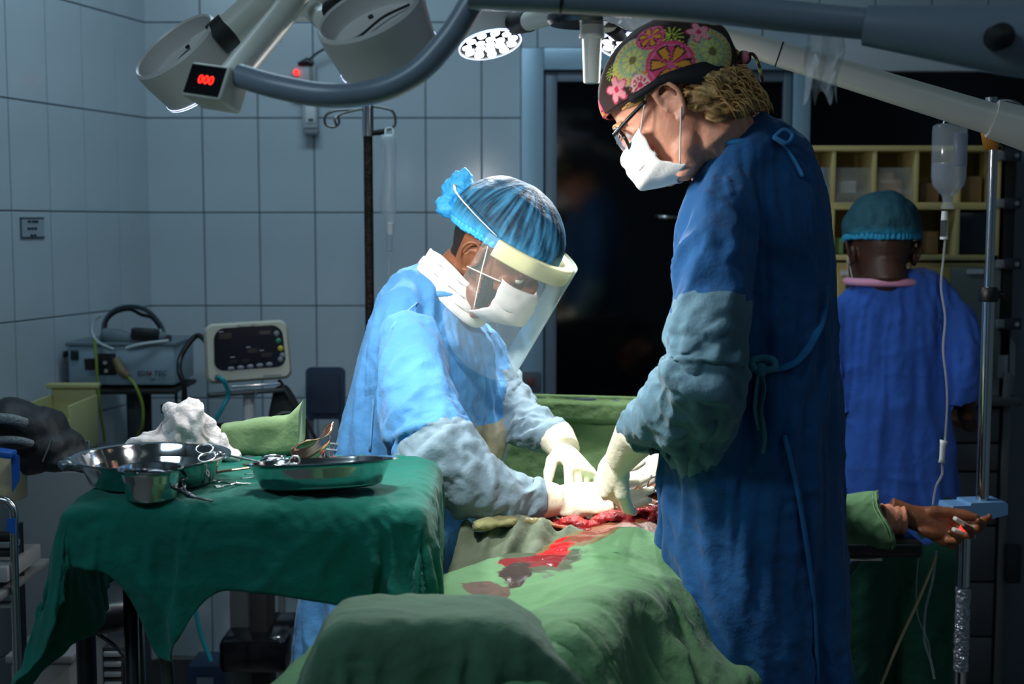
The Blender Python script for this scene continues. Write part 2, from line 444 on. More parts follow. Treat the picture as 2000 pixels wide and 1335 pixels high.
def neck_ring(M, nb):
    a = M @ V((0, -.018, -.03)); c = M @ V((0, -.03, -.085)); sd = M.to_3x3() @ V((1, 0, 0)); s = M.median_scale
    return [(a, .05 * s, .055 * s, sd), (c, .053 * s, .06 * s, sd), (c.lerp(nb, .5), .056 * s, .062 * s, sd), (nb, .066 * s, .07 * s, sd), (nb + (nb - c).normalized() * .05, .09, .08, sd)]
def hand(M, curls, spread=0.0, thumb=(.6, .5), s=1.0, mirror=False, wrist=.05, vox=.0028, cuff=None, bent=None):
    """M: wrist frame, x to the thumb side, y to the fingers, z out of the back of the hand. curls: 4 x (knuckle, middle, tip) radians"""
    bm = B(); m = M @ (Matrix.Diagonal((-1, 1, 1, 1)) if mirror else Matrix.Identity(4))
    P = lambda x, y, z=0: m @ V((x * s, y * s, z * s))
    X = (m.to_3x3() @ V((1, 0, 0))).normalized()
    loft(bm, [(P(0, -wrist - .02), .029 * s, .022 * s, X), (P(0, -wrist * .4), .027 * s, .02 * s, X), (P(.002, .012), .032 * s, .018 * s, X), (P(.002, .04), .040 * s, .0165 * s, X), (P(0, .07), .042 * s, .0145 * s, X), (P(-.002, .092, .002), .039 * s, .0115 * s, X), (P(-.002, .1, .001), .034 * s, .008 * s, X)], 22)
    ell(bm, P(.024, .032, -.008), (.017 * s, .03 * s, .015 * s), M.to_3x3().normalized() @ Matrix.Rotation(R(-22) * (-1 if mirror else 1), 3, 'Z'))
    ell(bm, P(-.026, .03, -.007), (.012 * s, .03 * s, .013 * s), M.to_3x3().normalized())
    F = [(.029, .088, (.043, .026, .021), .0094), (.0095, .093, (.047, .030, .022), .0097), (-.0105, .089, (.043, .028, .022), .0092), (-.029, .079, (.034, .021, .019), .0081)]
    tips = []
    for k, (x, y, L, r) in enumerate(F):
        a = 0; sp = (1.5 - k) * spread; p = V((x, y - .012, 0)); pts = [P(x, y - .035, 0), P(*p)]; rr = [r * 1.05 * s, r * 1.12 * s]
        for j in range(3):
            a += curls[k][j]
            d = V((math.sin(sp) * math.cos(a), math.cos(sp) * math.cos(a), -math.sin(a)))
            q = p + d * (L[j] + (.012 if j == 0 else 0)); mid = p.lerp(q, .5)
            pts.append(P(*mid)); rr.append(r * (1.0, .92, .85)[j] * s)
            pts.append(P(*q)); rr.append(r * (1.03, .93, .7)[j] * s); p = q
        tube(bm, pts, rr, 12, side=X); tips.append(P(*p)); ell(bm, pts[-1], (r * .72 * s,) * 3, seg=10)
        ell(bm, P(x, y - .006, .004), (r * 1.05 * s, r * 1.1 * s, r * .9 * s), M.to_3x3().normalized(), 10)
    # thumb: leaves the side of the palm near its base
    ta, tb = thumb; p = V((.02, .018, -.004)); pts = [P(*p)]; rr = [.0145 * s]
    d = V((math.sin(ta), math.cos(ta), -.25)).normalized()
    for j, (L, r) in enumerate(((.042, .0128), (.034, .0112), (.027, .0098))):
        q = p + d * L; pts += [P(*p.lerp(q, .5)), P(*q)]; rr += [r * 1.02 * s, r * (.72 if j == 2 else 1.05) * s]; p = q
        d = (Matrix.Rotation(tb * .75, 3, V((-.35, .25, .9)).normalized()) @ d + V((0, 0, -.22 * tb))).normalized()
    tube(bm, pts, rr, 12, side=(m.to_3x3() @ V((0, 0, 1))).normalized()); ell(bm, pts[-1], (.0075 * s,) * 3, seg=10)
    if cuff: loft(bm, cuff, 20)
    return remesh(bm, vox, 3), tips
def rot_frame(y, z, loc):
    y = V(y).normalized(); z = V(z); z = (z - y * z.dot(y)).normalized(); x = y.cross(z)
    return Matrix.Translation(V(loc)) @ Matrix((x, y, z)).transposed().to_4x4()
def body_mesh(torso, arms, M=None, nb=None, legs=(), shrink=.022, extra=None):
    bm = B(); k = shrink
    loft(bm, [(c, max(.02, a - k), max(.02, b - k), s) for c, a, b, s in torso], 24)
    for A in arms: loft(bm, [(c, max(.02, r - k * .8), max(.02, r - k * .8), V((0, 1, .2))) for c, r in A], 14)
    for A in legs: loft(bm, [(c, r, r, V((1, 0, 0))) for c, r in A], 14)
    return bm
def join_mesh(parts):
    bm = B()
    for p in parts:
        if isinstance(p, bpy.types.Mesh): bm.from_mesh(p)
        else:
            t = mesh_of(p); bm.from_mesh(t)
    return bm
def bend(me, f):
    co = np.empty(len(me.vertices) * 3); me.vertices.foreach_get('co', co); co = co.reshape(-1, 3)
    no = np.empty(len(me.vertices) * 3); me.vertex_normals.foreach_get('vector', no); no = no.reshape(-1, 3)
    for i in range(len(co)): co[i] += no[i] * f(V(co[i]))
    me.vertices.foreach_set('co', co.ravel()); me.update()
def skirt_folds(me, z0, amp):
    bend(me, lambda c: amp * max(0, min(1, (z0 - c.z) / .35)) * (.25 - abs(noise.noise(V((c.x * 10, c.y * 10, c.z * 1.1)) + V((noise.noise(c * 3), 0, 0))) ) * 1.6))
def inner(me):
    me = me.copy(); bend(me, lambda c: -.014); return me
def shoes(p, x, y, yaw, m):
    for sx in (-.11, .11):
        c = V((x, y, 0)) + V((-math.sin(yaw), math.cos(yaw), 0)) * sx; d = V((math.cos(yaw), math.sin(yaw), 0)); bm = B()
        loft(bm, [(c - d * .1 + V((0, 0, .045)), .03, .04, V((-d.y, d.x, 0))), (c + V((0, 0, .05)), .042, .048, V((-d.y, d.x, 0))), (c + d * .1 + V((0, 0, .035)), .046, .034, V((-d.y, d.x, 0))), (c + d * .17 + V((0, 0, .025)), .03, .022, V((-d.y, d.x, 0)))], 16)
        obj('shoe', bm, m, p)

SKIN_L = mat('fair_skin', (226, 160, 132), .5, bump=.12, bscale=160, var=.06, vscale=30, sss=.15)
SKIN_D = mat('brown_skin', (128, 78, 50), .42, bump=.12, bscale=160, var=.1, vscale=30, sss=.1)
SKIN_DD = mat('dark_brown_skin', (74, 46, 34), .45, bump=.12, bscale=160, var=.1, vscale=30, sss=.06)
HAIRD = mat('short_black_hair', (22, 17, 15), .8, bump=.8, bscale=400)
GLOVE = mat('latex_glove', (242, 234, 206), .42, bump=.5, bscale=30, stretch=(1, 1, 1), sss=.1)
MASKM = mat('white_mask_fabric', (236, 232, 226), .8, bump=.1, bscale=200)
LOOPM = mat('white_elastic', (225, 220, 212), .7)

def mask_mesh(M, w=1.0, z0=-.028, z1=-.122, pinch=.3):
    def f(u, v):
        a = (u - .5) * 2 * w; z = z0 + (z1 - z0) * v
        bulge = math.sin(PI * min(1, v * 1.05)) ** .6
        y = .028 + (.082 + .022 * bulge * (1 - abs(u - .5) * 1.1)) * math.cos(a * 1.05) + .010 * math.exp(-(v / .22) ** 2) * math.exp(-(a / .28) ** 2)
        y -= .05 * max(0, v - .72) * 3 * (1 - .3 * abs(a)); x = (.071 - .008 * v) * math.sin(a * 1.12)
        pl = .0011 * math.sin(v * PI * 7) * (1 if .12 < v < .9 else .2)
        e = abs(u - .5) * 2; pin = .02 * pinch * e ** 4 * (v - .5)
        z += .016 * e ** 2 * (1 if v > .5 else .2)
        wr = .0018 * noise.noise(V((u * 9, v * 7, 3.1)))
        return M @ V((x * 1.12, y + pl + wr, z - pin * 2))
    bm = B(); gridf(bm, f, 44, 30); return bm, f
def cap_mesh(M, c0, rad, front, side, back, nu=160, nv=70, ruffle=.0, puff=.004):
    """cap dome in head coordinates; edge elevations (deg) at front, side and back"""
    def f(u, v):
        az = u * 2 * PI; cf = math.cos(az)
        e = side + (front - side) * max(0, cf) ** 1.5 + (back - side) * max(0, -cf) ** 1.05
        el = R(90 - (90 - e) * v)
        d = V((math.sin(az) * math.cos(el), math.cos(az) * math.cos(el), math.sin(el)))
        k = 1 + puff * 10 * noise.noise(d * 3.2) + ruffle * (v ** 6) * math.sin(az * 46 + 3 * noise.noise(d * 4))
        if v > .97: k *= .97
        return M @ V((c0[0] + d.x * rad[0] * k, c0[1] + d.y * rad[1] * k, c0[2] + d.z * rad[2] * k))
    bm = B(); gridf(bm, f, nu, nv, closed=True); bmesh.ops.remove_doubles(bm, verts=bm.verts, dist=.00002); return bm, f

# ------------------------------------------------------------ surgeon on the right, back to the camera
SIDE_A = V((.8, .6, 0))
YA = 2.25
MA = head_matrix(W(1313, 192, 2.24), R(180 - 16), R(35), 1.0)
nbA = W(1420, 292, 2.27)
torsoA = [(W(x, y, Y), a, b, SIDE_A) for x, y, Y, a, b in [(1428, 268, 2.26, .062, .062), (1446, 292, 2.26, .10, .075), (1464, 340, 2.26, .135, .10), (1472, 400, 2.26, .155, .12), (1478, 540, 2.26, .158, .128), (1482, 700, 2.26, .156, .125), (1496, 880, 2.26, .150, .13), (1499, 1100, 2.26, .16, .138), (1491, 1335, 2.26, .178, .15), (1493, 1900, 2.26, .195, .165)]]
armA1 = [(W(x, y, Y), r) for x, y, Y, r in [(1425, 375, 2.18, .06), (1392, 470, 2.12, .068), (1383, 600, 2.07, .067), (1378, 715, 2.06, .074), (1335, 785, 2.12, .066), (1280, 822, 2.2, .05), (1243, 848, 2.26, .037)]]
armA2 = [(W(x, y, Y), r) for x, y, Y, r in [(1470, 400, 2.35, .06), (1440, 560, 2.46, .06), (1420, 760, 2.5, .058), (1370, 860, 2.5, .05), (1312, 902, 2.5, .036)]]
pA = thing('person', 'tall person in dark blue surgical gown and flowered cap, seen from behind', 'person', (torsoA[-1][0].x, torsoA[-1][0].y, 0))
bodyA = body_mesh(torsoA, [armA1, armA2], legs=[[(V((.37, 2.2, .75)), .085), (V((.36, 2.2, .45)), .06), (V((.36, 2.2, .05)), .045)], [(V((.50, 2.28, .75)), .085), (V((.50, 2.28, .45)), .06), (V((.50, 2.28, .05)), .045)]])
colA = remesh(bodyA, .014, 1)
hb = head_bm(MA); loft(hb, neck_ring(MA, nbA), 24); hmA = remesh(hb, .0036, 3)
obj('body', join_mesh([hmA, inner(colA)]), SKIN_L, pA)
shoes(pA, .43, 2.2, R(135), BLACKP)
GOWN_A = cloth_mat('deep_blue_gown', (26, 78, 128))
SLEEVE_A = cloth_mat('faded_teal_sleeve', (88, 122, 138))
def gown_mesh(torso, arms, vox, k=0.004):
    bm = B(); loft(bm, [(c, a + k, b + k, s) for c, a, b, s in torso], 28)
    for A in arms: loft(bm, [(c, r + k, r + k, V((0, 1, .2))) for c, r in A], 18)
    return remesh(bm, vox, 3)
def axis_near(arm, c):
    best = None
    for i in range(len(arm) - 1):
        a, b = arm[i][0], arm[i + 1][0]; t = max(0, min(1, (c - a).dot(b - a) / (b - a).length_squared)); d = (c - a.lerp(b, t)).length
        r = arm[i][1] * (1 - t) + arm[i + 1][1] * t
        if best is None or d / r < best[0]: best = (d / r, i + t)
    return best
def sleeve_pin(arm, t0, w, c):
    q = axis_near(arm, c); return w if (q[0] < 1.3 and q[1] > t0) else 0
def seam_ids(me, torso, arms):
    ids = []; T = [(c, max(a, b)) for c, a, b, s in torso]
    for p in me.polygons:
        k = 0; dt = axis_near(T, p.center)[0]
        for arm, start in arms:
            q = axis_near(arm, p.center)
            if q[1] > start and q[0] < 1.12 and q[0] < dt * 1.12: k = 1
        ids.append(k)
    return ids
def trousers_cut(me, ends):
    """open the garment at its ends: (point, outward direction)"""
    b = B(); b.from_mesh(me); kill = []
    for f in b.faces:
        c = f.calc_center_median()
        for p, d, r in ends:
            if (c - p).dot(d) > -.004 and (c - p).length < r: kill.append(f); break
    bmesh.ops.delete(b, geom=kill, context='FACES'); b.to_mesh(me); b.free(); return me
gA = gown_mesh(torsoA, [armA1, armA2], .0105); idA = seam_ids(gA, torsoA, [(armA1, 1.62), (armA2, 1.6)])
zt = W(1430, 286, 2.26).z; w1, w2 = armA1[-1][0], armA2[-1][0]
gA = simulate('gownA', gA, colA, 26, lambda c: 1 if (c.z > zt or (c - w1).length < .05 or (c - w2).length < .05) else max(sleeve_pin(armA1, 2.6, .22, c), sleeve_pin(armA2, 2.2, .3, c)), shrink=.095, bend=.06)
# sleeve seam: everything of the arm below the seam is the faded fabric
gA.polygons.foreach_set('material_index', idA); gA = subdivide(gA); folds(gA, .0085); skirt_folds(gA, 1.25, .024)
go = obj('gown', gA, [GOWN_A, SLEEVE_A], pA)
# collar binding, ties and the overlap edge at the back
bvA = BVHTree.FromObject(go, bpy.context.evaluated_depsgraph_get())
def onA(px, py, off=.006, bv=None, Y0=1.0, base=None):
    """point of the gown's surface met from the front"""
    o = V((0, 0, CAMZ)); d = (W(px, py, 2) - o).normalized(); h = (bv or bvA).ray_cast(o, d)
    return (h[0] - d * off) if h[0] else W(px, py, YA - .12)
TIE = cloth_mat('blue_gown_tape', (40, 110, 165), bump=.2)
bm = B(); tube(bm, spline([onA(x, y, .004) for x, y in [(1612, 560), (1606, 620), (1595, 650), (1575, 685), (1545, 712), (1505, 722)]], 6), .007, 8, flat=.4); 
tube(bm, spline([onA(x, y, .005) for x, y in [(1532, 850), (1545, 900), (1560, 970), (1575, 1060), (1588, 1160), (1594, 1260), (1596, 1330)]], 6), .008, 8, flat=.5)
obj('overlap_edge', bm, TIE, pA, label='raised edge of the back overlap')
bm = B(); tube(bm, spline([onA(x, y, .012) for x, y in [(1475, 722), (1468, 706), (1485, 699), (1508, 702), (1513, 716), (1498, 722), (1482, 722)]], 5), .006, 8)
ell(bm, onA(1486, 722, .012), (.011, .009, .012))
for pts in ([(1486, 724), (1492, 760), (1486, 800), (1494, 850), (1490, 884)], [(1484, 726), (1478, 765), (1476, 800), (1484, 840)]):
    tube(bm, spline([onA(x, y, .010) for x, y in pts], 5), .009, 8, flat=.25)
obj('waist_tie', bm, cloth_mat('teal_gown_tape', (62, 128, 150), bump=.2), pA, label='knotted teal tape at the back of the waist')
bm = B()
for k in range(2):
    tube(bm, spline([MA @ V(p) for p in [(-.055, .02, -.155), (-.075, -.03, -.125), (-.06, -.09, -.10), (0, -.115, -.095), (.05, -.10, -.105)]], 5), .001, 6)
bm.free()
def ringpts(c, a, b, s, n=24, ph=0): 
    t = V((0, 0, 1)); s = V(s); w = t.cross(s)
    return [c + s * (a * math.cos(2 * PI * k / n)) + w * (b * math.sin(2 * PI * k / n)) for k in range(n)]
cr = ringpts(W(1426, 282, 2.262), .078, .076, SIDE_A)
bm = B(); tube(bm, cr + cr[:2], .0075, 8, flat=.8); obj('collar', bm, TIE, pA)
bm = B(); k0 = W(1512, 268, 2.18)
tube(bm, spline([k0, k0 + V((.015, 0, .012)), k0 + V((.03, 0, .004)), k0 + V((.02, -.005, -.01)), k0], 5), .006, 8, flat=.6)
tube(bm, spline([k0, onA(1535, 290), onA(1556, 322), onA(1568, 345)], 5), .006, 8, flat=.4)
obj('neck_tie', bm, TIE, pA, label='small bow tied at the nape')
# flowered cap: print painted on a fine mesh
capc, caprad = (0, -.010, .030), (.094, .124, .098)
bm, cf = cap_mesh(MA, capc, caprad, 4, -7, -46, 250, 130, puff=.0025)
capme = mesh_of(bm)
MAi = MA.inverted()
# motifs: px, py in the photograph of the visible side, radius (m), kind
mot = [(1235, 118, .040, 'disc'), (1392, 100, .040, 'disc2'), (1251, 165, .019, 'pink'), (1204, 175, .024, 'blossom'), (1222, 205, .017, 'blossom'), (1246, 205, .02, 'burst'), (1310, 72, .022, 'burst'), (1270, 72, .024, 'flower'), (1365, 62, .022, 'blossom'), (1345, 170, .016, 'pink'), (1196, 140, .016, 'burst'), (1310, 126, .039, 'flower')]
capo = obj('surgical_cap', capme, mat('flowered_cap_print', (50, 28, 24), .85, attr='Col', bump=.08, bscale=200), pA, label='dark brown cloth cap printed with large flowers')
bvc = BVHTree.FromObject(capo, bpy.context.evaluated_depsgraph_get())
ms = []
for px, py, r, kd in mot:
    o = V((0, 0, CAMZ)); d = (W(px, py, 2) - o).normalized(); h = bvc.ray_cast(o, d)
    if not h[0]: continue
    ms.append((V(h[0]), V(h[1]), r, kd))
rr = random.Random(3)
for i in range(26):      # the far side of the cap carries the same print
    a = rr.uniform(0, 2 * PI); q = MA @ (V(capc) + V((math.sin(a) * caprad[0], math.cos(a) * caprad[1], rr.uniform(0, .1) * 1))); q2 = bvc.find_nearest(q)
    if all((q2[0] - m_[0]).length > m_[2] + .03 for m_ in ms): ms.append((V(q2[0]), V(q2[1]), rr.uniform(.02, .036), rr.choice(['flower', 'disc', 'pink', 'burst'])))
def capcol(co):
    c = (50, 30, 25)
    for p, n, r, kd in ms:
        d = co - p; q = d.length / r
        if q > 1.15: continue
        xa = V((0, 0, 1)).cross(n).normalized(); ya = n.cross(xa); a = math.atan2(d.dot(ya), d.dot(xa))
        if kd == 'flower':
            if q < 1.04: c = (222, 68, 110)
            if q < .9: c = (236, 110, 150) if q > .8 else c
            pet = abs(math.cos(3 * a))
            if q < .86 and pet > .35 + .55 * abs(q - .5): c = (40, 22, 22)
            if .18 < q < .78 and pet > .62 + .5 * abs(q - .48): c = (228, 150, 48)
            if q < .17: c = (225, 90, 140)
        elif kd in ('disc', 'disc2'):
            if q < 1.06: c = (168, 172, 148)
            if q < .98: c = (196, 196, 120) if math.sin(26 * a) > -.2 else (206, 150, 80)
            if q < .74: c = (170, 184, 130)
            if .56 < q < .64: c = (80, 150, 160) if math.sin(30 * a) > 0 else (200, 200, 110)
            if q < .5: c = (206, 208, 110) if math.sin(9 * a) > -.4 else (176, 170, 140)
            if q < .18: c = (120, 110, 60)
        elif kd == 'pink':
            if .98 < q: c = (200, 110, 70) if math.sin(24 * a) > .1 else c
            elif q < .86: c = (240, 196, 190)
            if .3 < q < .72 and math.sin(10 * a) > -.1: c = (216, 44, 84)
            if q < .24: c = (205, 40, 90)
        elif kd == 'blossom':
            w = .45 + .55 * abs(math.sin(2.5 * a))
            if q < w: c = (236, 150, 160)
            if q < w and q > w - .12: c = (200, 60, 90)
            if q < .22: c = (210, 40, 80)
        elif kd == 'burst':
            if math.cos(14 * a) > .15 + .8 * max(0, q - .2) and q < 1: c = (208, 214, 70)
    return c
paint(capme, capcol)
solid(capo, .0015)
# cap knot and tails
bm = B(); kp = MA @ V((.02, -.125, .075)); kp = W(1428, 108, 2.22)
ell(bm, kp, (.016, .012, .012)); ell(bm, kp + V((.02, 0, -.004)), (.014, .01, .012))
tube(bm, spline([kp + V((.02, 0, 0)), kp + V((.036, -.004, .001)), kp + V((.046, -.004, -.02)), kp + V((.052, -.004, -.046))], 5), .007, 8, flat=.45)
tube(bm, spline([kp, kp + V((-.012, 0, -.02)), kp + V((-.016, 0, -.05))], 5), .006, 8, flat=.4)
me = mesh_of(bm)
def kcol(co):
    n_ = noise.noise(co * 90); return (222, 120, 140) if n_ > .22 else ((196, 200, 80) if n_ < -.38 else (56, 32, 28))
ko = obj('cap_knot', me, mat('flowered_cap_print', (0, 0, 0)), pA); paint(me, kcol); subsurf(ko)
# headband of the head lamp / spectacles
def ringband(M, fn, n, w, th=.0025):
    bm = B(); L = []
    for i in range(n + 1):
        p, d, wd_ = fn(i / n); L.append((bm.verts.new(M @ (p + d * wd_)), bm.verts.new(M @ (p - d * wd_))))
    for a, b in zip(L, L[1:]): bm.faces.new((a[0], b[0], b[1], a[1]))
    return bm
def bandf(t):
    az = PI + R(-118) + t * R(236); cf_ = math.cos(az)
    e = R(-7 + 11 * max(0, cf_) ** 1.5 - 39 * max(0, -cf_) ** 1.05)
    wd_ = .006 + .017 * min(1, max(0, (-cf_ + .05) * 1.6))
    d = V((math.sin(az) * math.cos(e), cf_ * math.cos(e), math.sin(e)))
    p = V((capc[0] + d.x * caprad[0] * (1.03 + .03 * max(0, -cf_)), capc[1] + d.y * caprad[1] * (1.03 + .04 * max(0, -cf_)), capc[2] + d.z * caprad[2]))
    return p, V((0, -.25 * max(0, -cf_), 1)).normalized(), wd_
ob = obj('headband', ringband(MA, bandf, 48, .02), mat('black_elastic', (14, 15, 20), .8), pA, label='wide black elastic band around the cap'); solid(ob, .003, 1)
# spectacles
bm = B()
for sg in (-1, 1):
    tube(bm, [MA @ V(p) for p in spline([(sg * .083, .03, .008), (sg * .08, .07, .002), (sg * .07, .105, -.004)], 5)], .0035, 8)
for sg in (-1, 1):
    tube(bm, [MA @ V((sg * (.036 + .031 * math.cos(a)), .113 - .02 * abs(.5 + .5 * math.cos(a)), -.014 + .022 * math.sin(a))) for a in [2 * PI * k / 24 for k in range(25)]], .0028, 8)
tube(bm, [MA @ V(p) for p in [(-.008, .116, -.008), (.008, .116, -.008)]], .0025, 8)
gl = obj('spectacles', bm, BLACKP, pA, label='black framed protective spectacles')
for sg in (-1, 1):
    bm = B(); gridf(bm, lambda u, v, sg=sg: MA @ V((sg * (.036 + .029 * (2 * u - 1)), .114 - .016 * u + .003 * (1 - (2 * v - 1) ** 2), -.014 + .02 * (2 * v - 1))), 8, 8)
    obj('lens', bm, mat('lens_plastic', (190, 205, 225), .05, alpha=.35), gl)
# hair under the cap
rh = random.Random(5)
bm = B(); bh = (MA.to_3x3() @ V((0, -1, 0))); bh.z = 0; bh.normalize(); dn = V((0, 0, -1)); lat = bh.cross(dn)
hq = B(); m3A = MA.to_3x3().normalized()
for c_, r_ in [((0, -.070, -.036), (.083, .050, .038)), ((0, -.062, -.05), (.076, .052, .040)), ((0, -.082, -.072), (.060, .038, .028)), ((.068, -.05, -.034), (.020, .034, .030)), ((-.068, -.05, -.034), (.020, .034, .030)), ((.06, -.058, -.055), (.02, .03, .03)), ((-.06, -.058, -.055), (.02, .03, .03)), ((.076, -.022, .012), (.010, .022, .014)), ((-.076, -.022, .012), (.010, .022, .014)), ((.077, .012, .022), (.007, .03, .010)), ((-.077, .012, .022), (.007, .03, .010))]:
    ell(hq, MA @ V(c_), r_, m3A, 24)
hm = remesh(hq, .0028, 4)
def strand(c):
    a = c.dot(bh) * 13 + 1.2 * noise.noise(c * 22); q = V((c.dot(dn) * 95 + math.sin(a * 1.3) * 1.6 + a * 1.5, c.dot(lat) * 75, a)); return q
def hdisp(c): q = strand(c); return .0055 * (.5 - abs(noise.noise(q)) * 2.2) + .003 * (.5 - abs(noise.noise(q * 2.2)) * 2) + .006 * noise.noise(c * 26)
bend(hm, hdisp)
paint(hm, lambda c: mixc((104, 72, 36), (232, 190, 124), .5 + 1.0 * noise.noise(strand(c)) + .6 * noise.noise(strand(c) * 2.3)))
for i in range(150):     # loose ends along the lower edge
    az = R(rh.uniform(100, 260)); cf_ = math.cos(az)
    w0 = MA @ V((math.sin(az) * .072, -.052 + cf_ * .052, rh.uniform(-.085, -.02))); wo = (MA.to_3x3() @ V((math.sin(az), cf_, 0))).normalized(); L = rh.uniform(.02, .045); ph = rh.uniform(0, 6)
    tube(bm, [w0 + (bh * (.7 * t) + dn * (.15 * t + .5 * t * t)) * L + wo * (.010 + .008 * math.sin(t * 3)) + dn * .003 * math.sin(ph + t * 5) for t in [k / 6 for k in range(7)]], [.0026 * (1 - .8 * k / 6) + .0004 for k in range(7)], 5, flat=.6)
for i in range(34):
    sg = rh.choice((-1, 1)); t0 = rh.uniform(0, 1)
    s0 = V((sg * .08, .02 + .05 * t0, .026 - .006 * t0)); p = [MA @ (s0 + V((sg * .002, -.006 * k, -.0035 * k * (1 - .4 * t0)))) for k in range(6)]
    tube(bm, p, [.0022, .0022, .002, .0016, .001, .0006], 5)
BL = mat('blond_hair', (186, 142, 84), .45, var=.2, vscale=90)
hr = obj('hair', hm, mat('blond_hair_volume', (200, 156, 92), .45, attr='Col', bump=.3, bscale=260), pA, label='wavy blond hair below the cap')
obj('hair_wisps', bm, BL, hr)['kind'] = 'stuff'
bm, mf = mask_mesh(MA, 1.08); mk = obj('face_mask', bm, MASKM, pA, label='white pleated face mask'); solid(mk, .0012, 1)
for sg, u in ((-1, 0), (1, 1)):
    a = mf(u, .06); b = mf(u, .93)
    e1 = MA @ V((sg * .083, .014, .026)); e2 = MA @ V((sg * .088, -.012, -.034)); e3 = MA @ V((sg * .09, -.016, .01))
    o_ = (MA.to_3x3() @ V((sg, 0, 0))).normalized() * .004
    for pp in (spline([a + o_ * .3, a.lerp(e1, .5) + o_, e1 + o_], 6), spline([b + o_ * .3, b.lerp(e2, .5) + o_, e2 + o_], 6)):
        bm = B(); tube(bm, pp, .0014, 6); obj('ear_loop', bm, LOOPM, mk)
# gloves
wA = W(1243, 850, 2.26)
yd_ = (W(1192, 925, 2.36) - wA); MHA = rot_frame(yd_, V((-.75, -.5, .35)), W(1213, 893, 2.30))
me, tips = hand(MHA, [(.85, .95, .5), (.95, 1.0, .5), (1.0, 1.0, .6), (1.1, 1.0, .6)], .02, (.75, .6), 1.0, True, cuff=[(W(1254, 842, 2.245), .041, .041, V((0, 1, 0))), (wA, .040, .040, V((0, 1, 0))), (W(1228, 872, 2.28), .034, .034, V((0, 1, 0))), (W(1210, 898, 2.305), .03, .027, V((0, 1, 0)))])
obj('glove', me, GLOVE, pA, label='latex glove on the near hand')
w2A = W(1308, 903, 2.5)
MHB = rot_frame(W(1215, 925, 2.52) - w2A, V((.1, -.5, .8)), W(1282, 910, 2.51))
me, tips = hand(MHB, [(.5, .6, .3), (.6, .7, .4), (.7, .7, .4), (.8, .8, .4)], .05, (.6, .4), 1.0, False, cuff=[(W(1322, 898, 2.5), .042, .042, V((0, 1, 0))), (w2A, .04, .04, V((0, 1, 0))), (W(1286, 909, 2.51), .033, .031, V((0, 1, 0)))])
obj('glove', me, GLOVE, pA, label='latex glove on the far hand')

# ------------------------------------------------------------ surgeon on the left, facing right
SIDE_B = V((.6, .8, 0))
MB_ = head_matrix(W(966, 487, 2.76), R(-24), R(32), 1.06)
nbB = W(856, 585, 2.8)
torsoB = [(W(x, y, 2.8), a, b, SIDE_B) for x, y, a, b in [(872, 560, .06, .07), (850, 580, .10, .085), (836, 615, .15, .105), (838, 665, .175, .12), (836, 730, .185, .13), (828, 810, .18, .13), (812, 900, .18, .135), (782, 1000, .175, .14), (748, 1100, .17, .14), (722, 1200, .18, .15), (712, 1500, .2, .17)]]
armB1 = [(W(x, y, Y), r) for x, y, Y, r in [(800, 640, 2.64, .065), (806, 720, 2.55, .078), (822, 800, 2.47, .08), (852, 866, 2.42, .078), (920, 930, 2.42, .062), (990, 962, 2.44, .046), (1058, 975, 2.47, .033)]]
armB2 = [(W(x, y, Y), r) for x, y, Y, r in [(915, 650, 2.92, .06), (962, 720, 2.93, .058), (990, 785, 2.9, .058), (1030, 822, 2.84, .048), (1088, 856, 2.76, .034)]]
pB = thing('person', 'person in light blue gown, blue bouffant cap and clear face shield, leaning over the patient', 'person', (torsoB[-1][0].x, torsoB[-1][0].y, 0))
bodyB = body_mesh(torsoB, [armB1, armB2], legs=[[(V((-.36, 2.75, .75)), .085), (V((-.36, 2.75, .45)), .06), (V((-.36, 2.75, .05)), .045)], [(V((-.24, 2.9, .75)), .085), (V((-.24, 2.9, .45)), .06), (V((-.24, 2.9, .05)), .045)]])
colB = remesh(bodyB, .014, 1)
hb = head_bm(MB_); loft(hb, neck_ring(MB_, nbB), 24); hmB = remesh(hb, .0036, 3)
MBi = MB_.inverted()
bo = obj('body', join_mesh([hmB, inner(colB)]), [SKIN_D, HAIRD], pB)
for p in bo.data.polygons:
    q = MBi @ p.center
    if abs(q.x) > .045 and -.1 < q.z < -.035 and .028 + (q.z + .035) * -.25 < q.y < .052 + (q.z + .035) * -.55 + .012 * noise.noise(q * 80): p.material_index = 1
    if q.y < -.045 and -.045 < q.z < .1: p.material_index = 1
shoes(pB, -.3, 2.8, R(-35), BLACKP)
GOWN_B = cloth_mat('light_blue_gown', (80, 142, 198)); SLEEVE_B = cloth_mat('grey_blue_sleeve', (128, 152, 166), crease=.3)
gB = gown_mesh(torsoB, [armB1, armB2], .0105); idB = seam_ids(gB, torsoB, [(armB1, 2.75), (armB2, .9)])
rest = [p.center.copy() for p in gB.polygons]
zt = W(865, 575, 2.8).z; w3, w4 = armB1[-1][0], armB2[-1][0]
gB = simulate('gownB', gB, colB, 26, lambda c: 1 if (c.z > zt or (c - w3).length < .045 or (c - w4).length < .045) else max(sleeve_pin(armB1, 2.6, .2, c), sleeve_pin(armB2, 1.6, .25, c)), shrink=.095, bend=.06)
gB.polygons.foreach_set('material_index', idB)
for p in gB.polygons:
    c = rest[p.index]
    if p.material_index == 0 and c.x > W(925, 800, 2.7).x and W(900, 960, 2.7).z < c.z < W(900, 800, 2.75).z + .01 * noise.noise(c * 30): p.material_index = 2
gB = subdivide(gB); folds(gB, .009, seed=5); skirt_folds(gB, 1.1, .018)
go = obj('gown', gB, [GOWN_B, SLEEVE_B, mat('soaked_apron_fabric', (150, 146, 124), .6, var=.4, vscale=18)], pB)
bvB = BVHTree.FromObject(go, bpy.context.evaluated_depsgraph_get())
TIEB = cloth_mat('light_blue_tape', (96, 156, 205), bump=.2)
